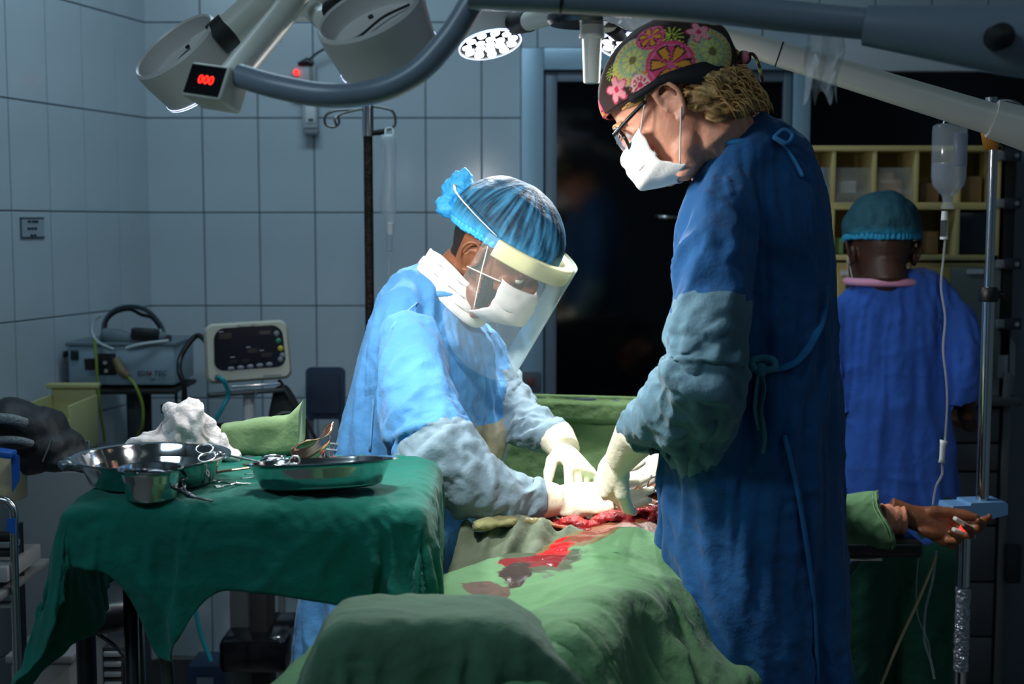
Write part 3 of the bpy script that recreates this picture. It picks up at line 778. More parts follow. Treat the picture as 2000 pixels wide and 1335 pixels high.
cr = ringpts(W(872, 570, 2.8), .078, .080, SIDE_B)
bm = B(); tube(bm, cr + cr[:2], .009, 8, flat=.9); obj('collar', bm, TIEB, pB)
bm = B(); tube(bm, spline([onA(x, y, .002, bvB) for x, y in [(815, 590), (765, 640), (738, 720), (728, 800), (722, 880)]], 6), .003, 6, flat=.5)
tube(bm, spline([onA(x, y, .002, bvB) for x, y in [(862, 590), (900, 625), (960, 650)]], 6), .003, 6, flat=.5)
obj('seam', bm, TIEB, pB)
# white neck cloth
def nc(u, v):
    a = R(200) + u * R(200); c = MB_ @ V((.0, -.035, -.09 - .062 * v + .02)); 
    r_ = .075 + .004 * noise.noise(V((u * 7, v * 3, 0))) + .012 * v
    q = MB_.to_3x3() @ V((-math.sin(a) * r_ * .9, math.cos(a) * r_, .012 * math.sin(u * 6) + .004 * math.sin(v * 20 + u * 5)))
    return c + q
bm = B(); gridf(bm, nc, 40, 16); o_ = obj('neck_cloth', bm, MASKM, pB, label='crumpled white cloth around the neck'); solid(o_, .004, 1)
# bouffant cap
bc, br = (0, .006, .042), (.096, .120, .104)
bm, cf = cap_mesh(MB_, bc, br, -7, -6, -14, 220, 90, ruffle=.012, puff=.003)
me = mesh_of(bm)
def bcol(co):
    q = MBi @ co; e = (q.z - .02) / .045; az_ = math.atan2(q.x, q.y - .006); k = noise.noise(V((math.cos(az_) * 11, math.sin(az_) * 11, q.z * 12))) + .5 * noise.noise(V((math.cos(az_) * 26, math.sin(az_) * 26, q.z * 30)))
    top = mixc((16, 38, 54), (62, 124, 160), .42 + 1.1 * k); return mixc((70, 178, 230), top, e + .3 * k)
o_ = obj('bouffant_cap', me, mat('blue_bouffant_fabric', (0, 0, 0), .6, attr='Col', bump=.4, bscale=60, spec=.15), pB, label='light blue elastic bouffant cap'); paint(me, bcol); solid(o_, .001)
def ruffle_band(M, c0, rad, front, side, back, nwave=60, w=.012, r0=1.0):
    bm = B()
    def f(u, v):
        az = u * 2 * PI; cfz = math.cos(az); e = side + (front - side) * max(0, cfz) ** 1.5 + (back - side) * max(0, -cfz) ** 1.05; el = R(e)
        d = V((math.sin(az) * math.cos(el), math.cos(az) * math.cos(el), math.sin(el))); a2 = v * 2 * PI
        k = r0 + .03 * math.cos(a2) + .02 * math.sin(az * nwave + math.sin(az * 7) * 2) * (1 + math.cos(a2))
        return M @ V((c0[0] + d.x * rad[0] * k, c0[1] + d.y * rad[1] * k, c0[2] + d.z * rad[2] + w * math.sin(a2) * (1 + .3 * noise.noise(d * 9))))
    return gridf(bm, f, 200, 8, closed=True)
BLUE_EL = mat('bright_blue_bouffant', (60, 172, 232), .6, bump=.3, bscale=90)
obj('elastic_edge', ruffle_band(MB_, bc, br, -7, -6, -14, 60, .009, .95), BLUE_EL, pB, label='bright blue gathered edge of the cap')
# gathered bunch at the back
bm = B(); ell(bm, MB_ @ V((.01, -.125, .06)), (.022, .03, .046), MB_.to_3x3().normalized(), 24); ell(bm, MB_ @ V((.02, -.12, .022)), (.026, .028, .024), MB_.to_3x3().normalized(), 24)
me = remesh(bm, .004, 2); bend(me, lambda c: .007 * noise.noise(c * 60) + .004 * noise.noise(c * 130)); obj('cap_bunch', me, BLUE_EL, pB, label='bright blue gathered bunch at the back of the cap')
# hair line below the cap
bm, mf = mask_mesh(MB_, 1.0); mk = obj('face_mask', bm, MASKM, pB, label='white pleated face mask'); solid(mk, .0012, 1)
for sg, u in ((-1, 0), (1, 1)):
    a = mf(u, .06); b = mf(u, .93); o_ = (MB_.to_3x3() @ V((sg, 0, 0))).normalized() * .004
    e1 = MB_ @ V((sg * .083, .014, .034)); e2 = MB_ @ V((sg * .08, .0, -.036))
    for pp in (spline([b + o_ * .3, (b.lerp(e1, .5)) + o_ * 1.5, e1 + o_], 6), spline([a + o_ * .3, a.lerp(e2, .5) + o_, e2 + o_], 6)):
        bm = B(); tube(bm, pp, .0014, 6); obj('ear_loop', bm, LOOPM, mk)
# face shield: foam band and bent clear visor
fs = None
def foamf(u, v):
    a = R(-78) + u * R(156); th = v * 2 * PI; rx, ry = .105, .138
    n_ = V((math.sin(a) / rx, math.cos(a) / ry, 0)).normalized()
    return MB_ @ (V((math.sin(a) * rx, .01 + math.cos(a) * ry, .032)) + n_ * (.010 * (1 if math.cos(th) > 0 else -1) * abs(math.cos(th)) ** .3) + V((0, 0, 1)) * (.017 * (1 if math.sin(th) > 0 else -1) * abs(math.sin(th)) ** .3))
bm = B(); gridf(bm, foamf, 40, 16); bmesh.ops.remove_doubles(bm, verts=bm.verts, dist=.0001)
sh = obj('face_shield', bm, mat('cream_foam', (228, 222, 170), .8, bump=.1, bscale=300), pB, label='cream foam brow band of the face shield')
def visf(u, v):
    a = R(-88) + u * R(176); rx, ry = .118, .151
    taper = 1 if v < .75 else 1; ed = abs(2 * u - 1); zb = -.2 + .07 * ed ** 5
    z = .052 + (zb - .052) * v
    return MB_ @ V((math.sin(a) * rx, .012 + math.cos(a) * ry, z))
VIS = mat('clear_visor', (215, 235, 232), .03, alpha=.16, spec=1.0)
def visor_mat(m):
    nt = m.node_tree; b = nt.nodes['Principled BSDF']; lw = nt.nodes.new('ShaderNodeLayerWeight'); lw.inputs['Blend'].default_value = .25
    mr = nt.nodes.new('ShaderNodeMapRange'); mr.inputs['To Min'].default_value = .1; mr.inputs['To Max'].default_value = .75
    nt.links.new(lw.outputs['Fresnel'], mr.inputs['Value']); nt.links.new(mr.outputs['Result'], b.inputs['Alpha'])
visor_mat(VIS)
bm = B(); gridf(bm, visf, 48, 14); obj('visor', bm, VIS, sh, label='clear bent plastic visor')
bm = B(); tube(bm, [visf(u / 48, 1) for u in range(49)], .0007, 5); tube(bm, [visf(1, v / 8) for v in range(9)], .0007, 5); tube(bm, [visf(0, v / 8) for v in range(9)], .0007, 5); obj('visor_rim', bm, CLEAR, sh)
bm = B(); tube(bm, spline([MB_ @ V(p) for p in [(.1, .03, .05), (.105, -.03, .062), (.075, -.1, .07), (0, -.13, .07), (-.075, -.1, .07), (-.1, .03, .05)]], 5), .004, 6, flat=.3); obj('strap', bm, LOOPM, sh)
# eyes of both surgeons, mostly hidden
for P_, M_ in ((pA, MA), (pB, MB_)):
    for sg in (-1, 1):
        bm = B(); ell(bm, M_ @ V((sg * .03, .082, -.012)), (.0125,) * 3); obj('eye', bm, mat('eye_white', (215, 208, 200), .2), P_)
        bm = B(); tube(bm, [M_ @ V(p) for p in spline([(sg * .014, .106, .008), (sg * .03, .102, .014), (sg * .05, .086, .008)], 4)], .003, 6); obj('eyebrow', bm, HAIRD if P_ is pB else _m['blond_hair'], P_)
# gloves
wB = armB1[-1][0]
MH1 = rot_frame(W(1200, 968, 2.5) - wB, V((.1, -.45, .85)), W(1085, 976, 2.475))
me, tips1 = hand(MH1, [(.35, .5, .3), (.45, .6, .35), (.55, .7, .4), (.6, .7, .4)], .06, (.5, .45), 1.06, True, cuff=[(W(1046, 972, 2.465), .040, .040, V((0, 1, 0))), (wB, .038, .038, V((0, 1, 0))), (W(1090, 976, 2.48), .033, .03, V((0, 1, 0)))])
obj('glove', me, GLOVE, pB, label='latex glove on the near hand')
wB2 = armB2[-1][0]
MH2 = rot_frame(W(1150, 930, 2.62) - wB2, V((.55, -.35, .7)), W(1102, 878, 2.72))
me, tips2 = hand(MH2, [(.5, .5, .3), (.55, .6, .35), (.6, .6, .4), (.7, .7, .4)], .08, (.7, .4), 1.04, False, cuff=[(W(1082, 850, 2.765), .040, .040, V((0, 1, 0))), (wB2, .039, .039, V((0, 1, 0))), (W(1104, 880, 2.715), .034, .032, V((0, 1, 0)))])
obj('glove', me, GLOVE, pB, label='latex glove on the far hand')

# ------------------------------------------------------------ nurse at the cabinet, back to the camera
YN = 3.62
MN = head_matrix(W(1722, 482, YN), R(92), R(12), 1.04)
SN = V((1, -.1, 0))
torsoN = [(W(x, y, YN), a, b, SN) for x, y, a, b in [(1722, 535, .062, .06), (1728, 556, .13, .08), (1738, 590, .175, .1), (1745, 650, .17, .11), (1745, 760, .155, .11), (1740, 860, .15, .115), (1742, 950, .155, .12), (1742, 990, .155, .12)]]
armN1 = [(W(x, y, Y), r) for x, y, Y, r in [(1858, 600, 3.6, .055), (1876, 680, 3.58, .062), (1886, 742, 3.6, .058), (1888, 806, 3.62, .052), (1880, 822, 3.82, .035)]]
armN2 = [(W(x, y, Y), r) for x, y, Y, r in [(1632, 600, 3.62, .055), (1620, 700, 3.62, .06), (1620, 760, 3.64, .055), (1622, 800, 3.7, .045), (1650, 790, 3.85, .035)]]
pN = thing('person', 'person in blue scrubs with pink neckline standing at the cream cabinet', 'person', (W(1742, 990, YN).x, YN, 0))
legN = []
for sx in (-.085, .085):
    c = W(1742, 990, YN); legN.append([(V((c.x + sx, YN, .80)), .09), (V((c.x + sx, YN, .45)), .062), (V((c.x + sx, YN, .05)), .045)])
bmN = body_mesh(torsoN, [], legs=legN)
for A in (armN1, armN2): loft(bmN, [(c, r * .78, r * .78, V((0, 1, .2))) for c, r in A], 14)
colN = remesh(bmN, .014, 1)
hb = head_bm(MN); loft(hb, neck_ring(MN, W(1722, 552, YN)), 24); hmN = remesh(hb, .0045, 3)
hN = []
for A, mir in ((armN1, True), (armN2, False)):
    w_ = A[-1][0]; me, _ = hand(rot_frame(V((-.2 if mir else .2, .9, .1)), (0, 0, 1), w_ + V((0, .03, 0))), [(.3, .4, .2)] * 4, .04, (.5, .3), 1, mir, vox=.005); hN.append(me)
obj('body', join_mesh([hmN, inner(colN)] + hN), SKIN_DD, pN)
shoes(pN, W(1742, 990, YN).x, YN - .05, R(90), BLACKP)
SCRUB = cloth_mat('blue_scrub_fabric', (54, 98, 188))
k = .006
bm = B(); loft(bm, [(c, a + k, b + k, s) for c, a, b, s in torsoN[:-1]] + [(torsoN[-1][0], .17, .135, SN)], 28)
for A in (armN1, armN2): loft(bm, [(c, r + k, r + k, V((0, 1, .2))) for c, r in A[:3]], 18)
gN = remesh(bm, .014, 2)
gN = trousers_cut(gN, [(torsoN[-1][0], V((0, 0, -1)), .3)] + [(A[2][0], (A[2][0] - A[1][0]).normalized(), .09) for A in (armN1, armN2)])
ztn = W(1722, 548, YN).z
gN = simulate('gownN', gN, colN, 18, lambda c: 1 if c.z > ztn else 0, shrink=.12, bend=.1)
gN = subdivide(gN); folds(gN, .006, seed=9); obj('scrub_top', gN, SCRUB, pN)
bm = B(); cr = [W(1726, 549, YN) + V((.098 * math.cos(a), .092 * math.sin(a), 0)) for a in [2 * PI * k / 24 for k in range(24)]]; tube(bm, cr + cr[:2], .012, 8, flat=.9)
obj('neckline', bm, mat('pink_trim', (232, 160, 190), .8), pN, label='pink neckline trim')
TRO = cloth_mat('dark_green_trousers', (30, 84, 66))
bm = B()
for sx in (-.085, .085):
    c = W(1742, 975, YN)
    loft(bm, [(V((c.x + sx * .75, YN, .82)), .055, .09, V((1, 0, 0))), (V((c.x + sx * .8, YN, .76)), .075, .10, V((1, 0, 0))), (V((c.x + sx, YN, .68)), .105, .12, V((1, 0, 0))), (V((c.x + sx * 1.05, YN, .5)), .095, .1, V((1, 0, 0))), (V((c.x + sx * 1.1, YN, .1)), .085, .1, V((1, 0, 0)))], 24)
me = remesh(bm, .012, 3)
bend(me, lambda c: .016 * noise.noise(V((c.x * 14, c.y * 14, c.z * 3 + c.x * 6))) + .006 * noise.noise(V((c.x * 30, c.y * 30, c.z * 12))))
obj('trousers', me, TRO, pN)
nc0, nr = (0, -.004, .045), (.098, .118, .1)
MNi = MN.inverted()
bm, cf = cap_mesh(MN, nc0, nr, -5, -10, -22, 140, 60, ruffle=.012, puff=.005); me = mesh_of(bm)
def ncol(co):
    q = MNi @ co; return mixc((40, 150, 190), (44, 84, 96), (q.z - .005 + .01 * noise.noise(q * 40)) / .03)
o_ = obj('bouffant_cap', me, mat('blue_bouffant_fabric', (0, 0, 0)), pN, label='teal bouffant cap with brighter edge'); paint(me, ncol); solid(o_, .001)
obj('elastic_edge', ruffle_band(MN, nc0, nr, -5, -10, -22, 50, .010, .96), mat('teal_bouffant_edge', (36, 146, 190), .7), pN)
for sg in (-1, 1):
    bm = B(); tube(bm, spline([MN @ V(p) for p in [(sg * .086, .012, -.02), (sg * .078, .02, -.06), (sg * .066, .03, -.1), (sg * .05, .05, -.118)]], 5), .0016, 6); obj('mask_tie', bm, LOOPM, pN)
bm, mf = mask_mesh(MN, 1.0); mk = obj('face_mask', bm, MASKM, pN); solid(mk, .0012, 1)
# ============================================================ OPERATING TABLE, PATIENT, DRAPES
AX0, AX1 = V((-.2, 1.5, 0)), V((.62, 3.3, 0))       # feet to head
AXD = (AX1 - AX0).normalized(); AXS = V((AXD.y, -AXD.x, 0))  # AXS: towards the right of the picture
def AP(s, w, z): p = AX0 + AXD * s + AXS * w; return V((p.x, p.y, z))
axr = math.atan2(AXD.y, AXD.x)
tb = thing('operating_table', 'operating table with black padded arm board under the green drapes', 'table', tuple(AP(1.0, 0, 0)))
bm = B(); box(bm, AP(1.0, 0, .735), (1.95, .46, .05), rz(axr), .015); obj('mattress', bm, mat('black_vinyl', (22, 23, 26), .35), tb, ang=40)
bm = B(); box(bm, AP(1.0, 0, .69), (1.95, .52, .035), rz(axr), .006); obj('table_frame', bm, STEEL, tb, ang=40)
bm = B(); box(bm, AP(1.1, 0, .37), (.34, .26, .62), rz(axr), .01); obj('column', bm, STEEL, tb, ang=40)
bm = B(); box(bm, AP(1.1, 0, .04), (.95, .5, .08), rz(axr), .02); obj('base', bm, GREYP, tb, ang=40)
b0 = W(1655, 1072, 2.92); b1 = W(1790, 1062, 2.92)
bm = B(); box(bm, ((b0.x + b1.x) / 2 - .1, 2.93, b1.z + .0), ((b1.x - b0.x) + .2, .14, .04), None, .014, 3); obj('arm_board', bm, mat('black_vinyl', (0, 0, 0)), tb, ang=50)
bm = B(); box(bm, ((b0.x + b1.x) / 2 - .16, 2.93, b1.z - .027), ((b1.x - b0.x) + .16, .06, .014), None, .003); obj('arm_rail', bm, STEEL, tb, ang=40)
# patient
pP = thing('person', 'person lying draped on the operating table with one arm stretched out to the right', 'person', tuple(AP(1.0, 0, .77)))
tor = [(AP(s, 0, z), a, b, AXS) for s, z, a, b in [(_a, _z - .065 - .03 * max(0, min(1, (1.1 - _a) / .25)), _b, _c) for _a, _z, _b, _c in [(.62, .90, .12, .07), (.72, .915, .16, .085), (.85, .925, .17, .095), (1.0, .93, .165, .10), (1.15, .935, .16, .105), (1.3, .935, .17, .105), (1.45, .93, .19, .10), (1.55, .93, .17, .08), (1.6, .93, .08, .06), (1.66, .93, .055, .055)]]]
lg1 = [(AP(.80, -.12, 0.835), .085), (AP(.45, -.18, 0.850), .068), (AP(.36, -.18, 0.855), .062), (AP(.02, -.16, 0.825), .04), (AP(-.02, -.16, 0.865), .035)]
lg2 = [(AP(.80, .09, 0.835), .085), (AP(.45, .12, 0.870), .068), (AP(.36, .12, 0.875), .062), (AP(.02, .14, 0.825), .04), (AP(-.02, .14, 0.865), .035)]
wr = W(1762, 1013, 2.93); sh0 = AP(1.46, .17, .865)
el = W(1640, 1018, 2.93)
bm = B(); loft(bm, tor, 24)
for L in (lg1, lg2): tube(bm, [c for c, r in L], [r for c, r in L], 14)
tube(bm, [sh0, sh0.lerp(el, .5) + V((0, 0, 0)), el, el.lerp(wr, .4), wr - V((.01, 0, 0))], [.052, .048, .045, .04, .029], 14)
hdm = head_matrix(AP(1.84, 0, .885), axr, R(-88), 1.0); hb = head_bm(hdm); loft(hb, [(AP(1.62, 0, .865), .06, .06, AXS), (AP(1.75, 0, .87), .055, .06, AXS)], 16)
hdme = remesh(hb, .005, 2)
MP = rot_frame(V((.93, -.12, -.30)), V((.0, .85, -.45)), wr + V((.035, 0, .0)))
hme, ptips = hand(MP, [(.5, .7, .5), (.75, .95, .6), (.95, 1.05, .6), (1.1, 1.1, .7)], .05, (.3, .25), 1.0, False, wrist=.045, vox=.003)
colP = remesh(bm, .012, 2)
obj('body', join_mesh([colP, hme, hdme]), SKIN_D, pP)
bm = B(); wd0 = wr + V((-.045, 0, 0)); gridf(bm, lambda u, v: wd0 + V((.048 * v, 0, -.002)) + V((0, math.cos(u * 2 * PI), math.sin(u * 2 * PI))) * (.034 + .0012 * math.sin(v * 18 + u * 9) - .003 * v), 28, 12, closed=True)
solid(obj('bandage', bm, mat('peach_bandage', (226, 150, 118), .8, bump=.3, bscale=120), pP, label='peach adhesive wrap around the wrist'), .002, 1)
# exposed belly: wound, blood and organs
WET = mat('wet_tissue', (150, 22, 24), .12, bump=.8, bscale=90, var=.5, vscale=60, spec=.8)
bm = B()
def fieldp(px, py): return WZ(px, py, 1.035 if py < 1000 else 1.03)
rw = random.Random(11)
for k in range(70):
    px = rw.uniform(1060, 1300); py = 1030 - (px - 1060) * .12 + rw.uniform(-12, 12); c = W(px, py, 2.42 + rw.uniform(-.01, .06)); ell(bm, c, (rw.uniform(.008, .024), rw.uniform(.01, .02), rw.uniform(.005, .010)), seg=10)
me = remesh(bm, .0035, 1); bend(me, lambda c: .003 * noise.noise(c * 120)); obj('wound', me, WET, pP, label='red open wound glistening with blood')
# drapes
GREEN = cloth_mat('green_drape', (98, 140, 98), var=.08, crease=.25)
def blots(m, spots, o=None):
    nt = m.node_tree; b = nt.nodes['Principled BSDF']; tc = nt.nodes.new('ShaderNodeTexCoord')
    nz = nt.nodes.new('ShaderNodeTexNoise'); nz.inputs['Scale'].default_value = 26; nz.inputs['Detail'].default_value = 4; nt.links.new(tc.outputs['Object'], nz.inputs['Vector'])
    cur = b.inputs['Base Color'].links[0].from_socket; rcur = None
    for (p, rad, st, rgb, ro) in spots:
        mp = nt.nodes.new('ShaderNodeMapping'); mp.vector_type = 'TEXTURE'; mp.inputs['Location'].default_value = V(p) - (V(o.location) if o else V((0, 0, 0))); mp.inputs['Scale'].default_value = (rad * st[0], rad * st[1], rad * 3); mp.inputs['Rotation'].default_value = (0, 0, st[2])
        nt.links.new(tc.outputs['Object'], mp.inputs['Vector'])
        ln = nt.nodes.new('ShaderNodeVectorMath'); ln.operation = 'LENGTH'; nt.links.new(mp.outputs['Vector'], ln.inputs[0])
        ad = nt.nodes.new('ShaderNodeMath'); ad.operation = 'MULTIPLY_ADD'; ad.inputs[1].default_value = 1.3; nt.links.new(nz.outputs['Fac'], ad.inputs[0]); nt.links.new(ln.outputs['Value'], ad.inputs[2])
        mr = nt.nodes.new('ShaderNodeMapRange'); mr.inputs['From Min'].default_value = 1.55; mr.inputs['From Max'].default_value = 1.65; mr.inputs['To Min'].default_value = 1; mr.inputs['To Max'].default_value = 0
        nt.links.new(ad.outputs[0], mr.inputs['Value'])
        mx = nt.nodes.new('ShaderNodeMix'); mx.data_type = 'RGBA'; nt.links.new(mr.outputs['Result'], mx.inputs['Factor']); nt.links.new(cur, mx.inputs['A']); mx.inputs['B'].default_value = (*lin(rgb), 1); cur = mx.outputs['Result']
        mz = nt.nodes.new('ShaderNodeMix'); mz.data_type = 'FLOAT'; nt.links.new(mr.outputs['Result'], mz.inputs['Factor']); mz.inputs['B'].default_value = ro
        if rcur: nt.links.new(rcur, mz.inputs['A'])
        else: mz.inputs['A'].default_value = .85
        rcur = mz.outputs['Result']
    nt.links.new(cur, b.inputs['Base Color']); nt.links.new(rcur, b.inputs['Roughness'])
DRAPEM = cloth_mat('green_patient_drape', (96, 138, 96), var=.08, crease=.25)
tcol = B(); tcol.from_mesh(colP); box(tcol, AP(1.0, 0, .735), (1.95, .56, .05), rz(axr), .01)
tcm = mesh_of(tcol)
nu, nv = 84, 84
def f(u, v):
    s = .02 + u * .92; w = (v - .5) * 1.12 - .11
    # two broad lengths of slack: one along the gap between the legs, one down the right flank
    z = .99 + .05 * math.exp(-((w - .02) / .05) ** 2) + .05 * math.exp(-((w - .2 - .15 * (u - .5)) / .05) ** 2) + .02 * math.sin(u * 9 + v * 14) + .012 * math.sin(u * 23 - v * 9)
    return AP(s, w + .02, z)
bm = B(); gridf(bm, f, nu, nv); dme = mesh_of(bm)
dme = simulate('drape', dme, tcm, 44, None, shrink=.07, mass=.4, bend=.25, dist=.005)
dme = face_up(subdivide(dme))
def bigfold(c):
    q = c - AX0; w = q.x * AXS.x + q.y * AXS.y; s_ = q.x * AXD.x + q.y * AXD.y; k = max(0, min(1, (w + .02) / .12))
    r1 = 1 - abs(noise.noise(V((w * 6 + s_ * 2.5, s_ * 2.2, 1)))) * 3.2; r2 = noise.noise(V((w * 13, s_ * 5 - w * 6, 4)))
    return k * (.032 * max(0, r1) + .01 * r2) + .004 * r2
bend(dme, bigfold); folds(dme, .002, 9, 9, .003, seed=3)
dr = obj('patient_drape', dme, DRAPEM); tag(dr, 'large green drape with blood stains spread over the legs', 'drape'); solid(dr, .002)
bvd = BVHTree.FromObject(dr, bpy.context.evaluated_depsgraph_get())
def ond(px, py):
    o_ = V((0, 0, CAMZ)) - V(dr.location); d_ = W(px, py, 2) - V((0, 0, CAMZ)); h = bvd.ray_cast(o_, d_.normalized()); return (h[0] + V(dr.location)) if h[0] else W(px, py, 2.1)
blots(DRAPEM, [(ond(1045, 1085), .075, (1, 1.5, .3), (66, 78, 54), .38), (ond(1120, 1052), .06, (1.6, .8, .2), (104, 88, 50), .4), (ond(1086, 1072), .034, (.9, 2.0, -.3), (190, 4, 14), .06), (ond(1040, 1098), .034, (1.8, 1.0, .3), (124, 12, 18), .15), (ond(1006, 1118), .028, (1.0, 2.2, -.2), (50, 32, 24), .25), (ond(945, 1150), .034, (1.2, .9, 0), (84, 62, 48), .6), (ond(1160, 1040), .03, (2.2, .8, .3), (120, 60, 40), .15)], dr)
# upper drape, between the belly and the head screen
def f(u, v):
    s = 1.13 + u * .5; w = -.42 + v * .64
    z = .965 - .55 * max(0, abs(w) - .17) ** 1.1 * 1.6 - .02 * (abs(w) / .2) ** 2 + .10 * u ** 3 + .012 * math.sin(w * 40 + 5 * u) + .02 * max(0, noise.noise(V((u * 5, v * 9, 2)))) + .018 * math.exp(-(u / .12) ** 2) * (1 + math.sin(w * 50))
    return AP(s, w, max(z, .70))
bm = B(); gridf(bm, f, 60, 110); me = mesh_of(bm); folds(me, .003, 14, 14, .004, seed=8)
o = obj('upper_drape', me, GREEN); tag(o, 'green drape over the chest between the hands and the head screen', 'drape'); solid(o, .002)
# soaked edge rolled along the near side of the opening
bm = B(); pts = [W(x, y, Y) for x, y, Y in [(925, 1028, 2.36), (985, 1018, 2.38), (1060, 1022, 2.4), (1130, 1036, 2.4), (1200, 1036, 2.41), (1290, 1014, 2.42)]]
tube(bm, spline(pts, 8), [.018, .02, .017, .014, .012, .012, .012], 12, flat=.55, side=(0, 1, 0)); me = remesh(bm, .005, 2); bend(me, lambda c: .006 * noise.noise(V((c.x * 30, c.y * 60, c.z * 60))) + .003 * noise.noise(c * 110))
SOAK = cloth_mat('soaked_drape', (150, 150, 104), crease=.3); o = obj('soaked_towel', me, SOAK); blots(SOAK, [(W(1110, 1035, 2.4), .05, (1.8, 1, 0), (150, 70, 40), .2), (W(1180, 1030, 2.4), .05, (1.5, 1, 0), (110, 30, 24), .12), (W(1010, 1030, 2.4), .04, (1.5, 1, 0), (122, 116, 80), .3)], o)
tag(o, 'rolled yellowish towel soaked with blood beside the open wound', 'towel')
# wet side of the drape falling from the towel on the left flank
def f(u, v):
    t_ = W(900 + u * 240, 1020 + 10 * math.sin(u * 9), 2.385); b_ = W(850 + u * 190, 1200, 2.27); p = t_.lerp(b_, v)
    return p + V((0, -.03 * math.sin(v * 2.6) + .012 * math.sin(u * 22 + v * 4) * (.3 + v), .008 * math.sin(u * 30) * (1 - v)))
bm = B(); gridf(bm, f, 50, 36); me = mesh_of(bm); folds(me, .007, 16, 8, .004, seed=17)
o = obj('side_drape', me, cloth_mat('wet_grey_green_drape', (104, 116, 96), crease=.3, var=.3)); tag(o, 'wet grey-green drape falling over the flank below the soaked towel', 'drape'); solid(o, .002)
# head screen with its folded green drape
sl, sr = W(1022, 768, 3.25), W(1420, 778, 3.05)
hs = thing('head_screen', 'green drape hung over a bar behind the surgeons\' hands', 'screen', tuple(AP(1.68, 0, .76)))
SCR = cloth_mat('green_screen_drape', (100, 128, 84), crease=.25)
dxx = (sr - sl); dl = V((dxx.x, dxx.y, 0)).normalized(); dn_ = V((dl.y, -dl.x, 0))
def f(u, v):
    p = sl + (sr - sl) * u; wdt = .42 * v
    sag = .012 * math.sin(u * 5) * v; q = p - V((0, 0, 1)) * wdt * 1.0
    o_ = .006 * noise.noise(V((u * 14, v * 5, 0))) * (.3 + v) + .02 * math.sin(u * 13 + 2 * math.sin(v * 3)) * v * .5
    band = .012 if v < .155 else (-.004 if v < .18 else 0)
    left = -.10 * v * (1 - u) ** 6 * 1.0
    q += dn_ * (band + o_ + .004 + .10 * v * v) + dl * left
    if v < .03: q += dn_ * -.012
    return q
bm = B(); gridf(bm, f, 90, 70); me = mesh_of(bm); folds(me, .0015, 20, 12, .002, seed=4); o = obj('screen_drape', me, SCR, hs); solid(o, .004, -1)
bm = B(); tube(bm, [sl - dl * .01 - V((0, 0, .012)), sr - V((0, 0, .012))], .008, 10); tube(bm, [sr - V((0, 0, .012)), V((sr.x, sr.y, .70))], .008, 8); tube(bm, [sl - V((0, 0, .012)), V((sl.x + .06, sl.y - .02, .70))], .008, 8)
obj('screen_bar', bm, STEEL, hs)
# foot-end drape: dark green, flat-topped, in front
fc0, fc1 = W(640, 1176, 1.72), W(1012, 1172, 1.72)
fm = (fc0 + fc1) / 2
ft = B(); zt5 = fm.z - .012; hw = (fc1.x - fc0.x) / 2 - .01
def fo(y): return [(-hw, zt5), (hw, zt5), (hw + .22, zt5 - .20), (hw + .36, zt5 - .42), (-hw - .13, zt5 - .42), (-hw - .07, zt5 - .20)]
prism_pts = []
L = [[ft.verts.new((fm.x + x, y, z)) for x, z in fo(y)] for y in (1.64, 1.78)]
for k_ in range(6): ft.faces.new((L[0][k_], L[0][(k_ + 1) % 6], L[1][(k_ + 1) % 6], L[1][k_]))
ft.faces.new(L[0]); ft.faces.new(L[1][::-1]); bmesh.ops.recalc_face_normals(ft, faces=ft.faces)
ftm = remesh(ft, .016, 2)
def f(u, v):
    x = (u - .5) * 1.1 + .06; y = (v - .5) * .62
    return V((fm.x + x + .05 * y, 1.71 + y - .04 * x, zt5 + .008 + .02 * max(0, abs(x) - hw) * math.sin(y * 30)))
bm = B(); gridf(bm, f, 74, 46); me = face_up(mesh_of(bm))
me = simulate('foot', me, ftm, 34, lambda c: 1 if abs(c.x - fm.x) < hw - .02 and abs(c.y - 1.71) < .05 else 0, shrink=.03, mass=.4, bend=.4, dist=.004)
me = subdivide(me); folds(me, .0012, 12, 5, .002, seed=2)
o = obj('foot_drape', me, cloth_mat('dark_green_drape', (70, 104, 82), crease=.2)); tag(o, 'dark green drape over a foot frame closest to the camera', 'drape'); solid(o, .002)
bm = B(); box(bm, (fm.x, 1.71, fm.z - .03), (fc1.x - fc0.x - .06, .1, .02), None, .005)
for sx in (-1, 1): tube(bm, [(fm.x + sx * .08, 1.7, fm.z - .02), (fm.x + sx * .08, 1.7, .02)], .012, 10)
box(bm, (fm.x, 1.7, .015), (.3, .3, .03), None, .008)
obj('foot_extension', bm, STEEL, tb, ang=40)

# ============================================================ INSTRUMENT TABLE
ZM = 1.075
TX0, TX1, TY0, TY1 = W(135, 1000, 2.0).x, W(852, 1000, 2.0).x - .015, 1.95, 2.36
mt = thing('instrument_table', 'steel instrument table on legs under the dark teal cloth', 'table', ((TX0 + TX1) / 2, (TY0 + TY1) / 2, 0))
bm = B(); box(bm, ((TX0 + TX1) / 2, (TY0 + TY1) / 2, ZM - .018), (TX1 - TX0 - .03, TY1 - TY0 - .03, .02), None, .008, 3); obj('tabletop', bm, STEEL, mt, ang=40)
for i, (x, y) in enumerate([(W(262, 1200, 2.3).x, 2.32), (W(256, 1200, 2.07).x, 2.07), (W(478, 1200, 2.1).x + .02, 2.16)]):
    if i < 2:
        bm = B(); tube(bm, [(x, y, ZM - .02), (x, y, .03)], .012, 12); obj('leg', bm, DARKST, mt)
bm = B(); tube(bm, spline([W(320, 1100, 2.08), W(318, 1200, 2.08), W(322, 1280, 2.08), W(332, 1400, 2.08), V((W(332, 1400, 2.08).x + .01, 2.08, .03))], 6), .010, 10); obj('leg', bm, mat('olive_tube', (64, 68, 62), .5), mt)
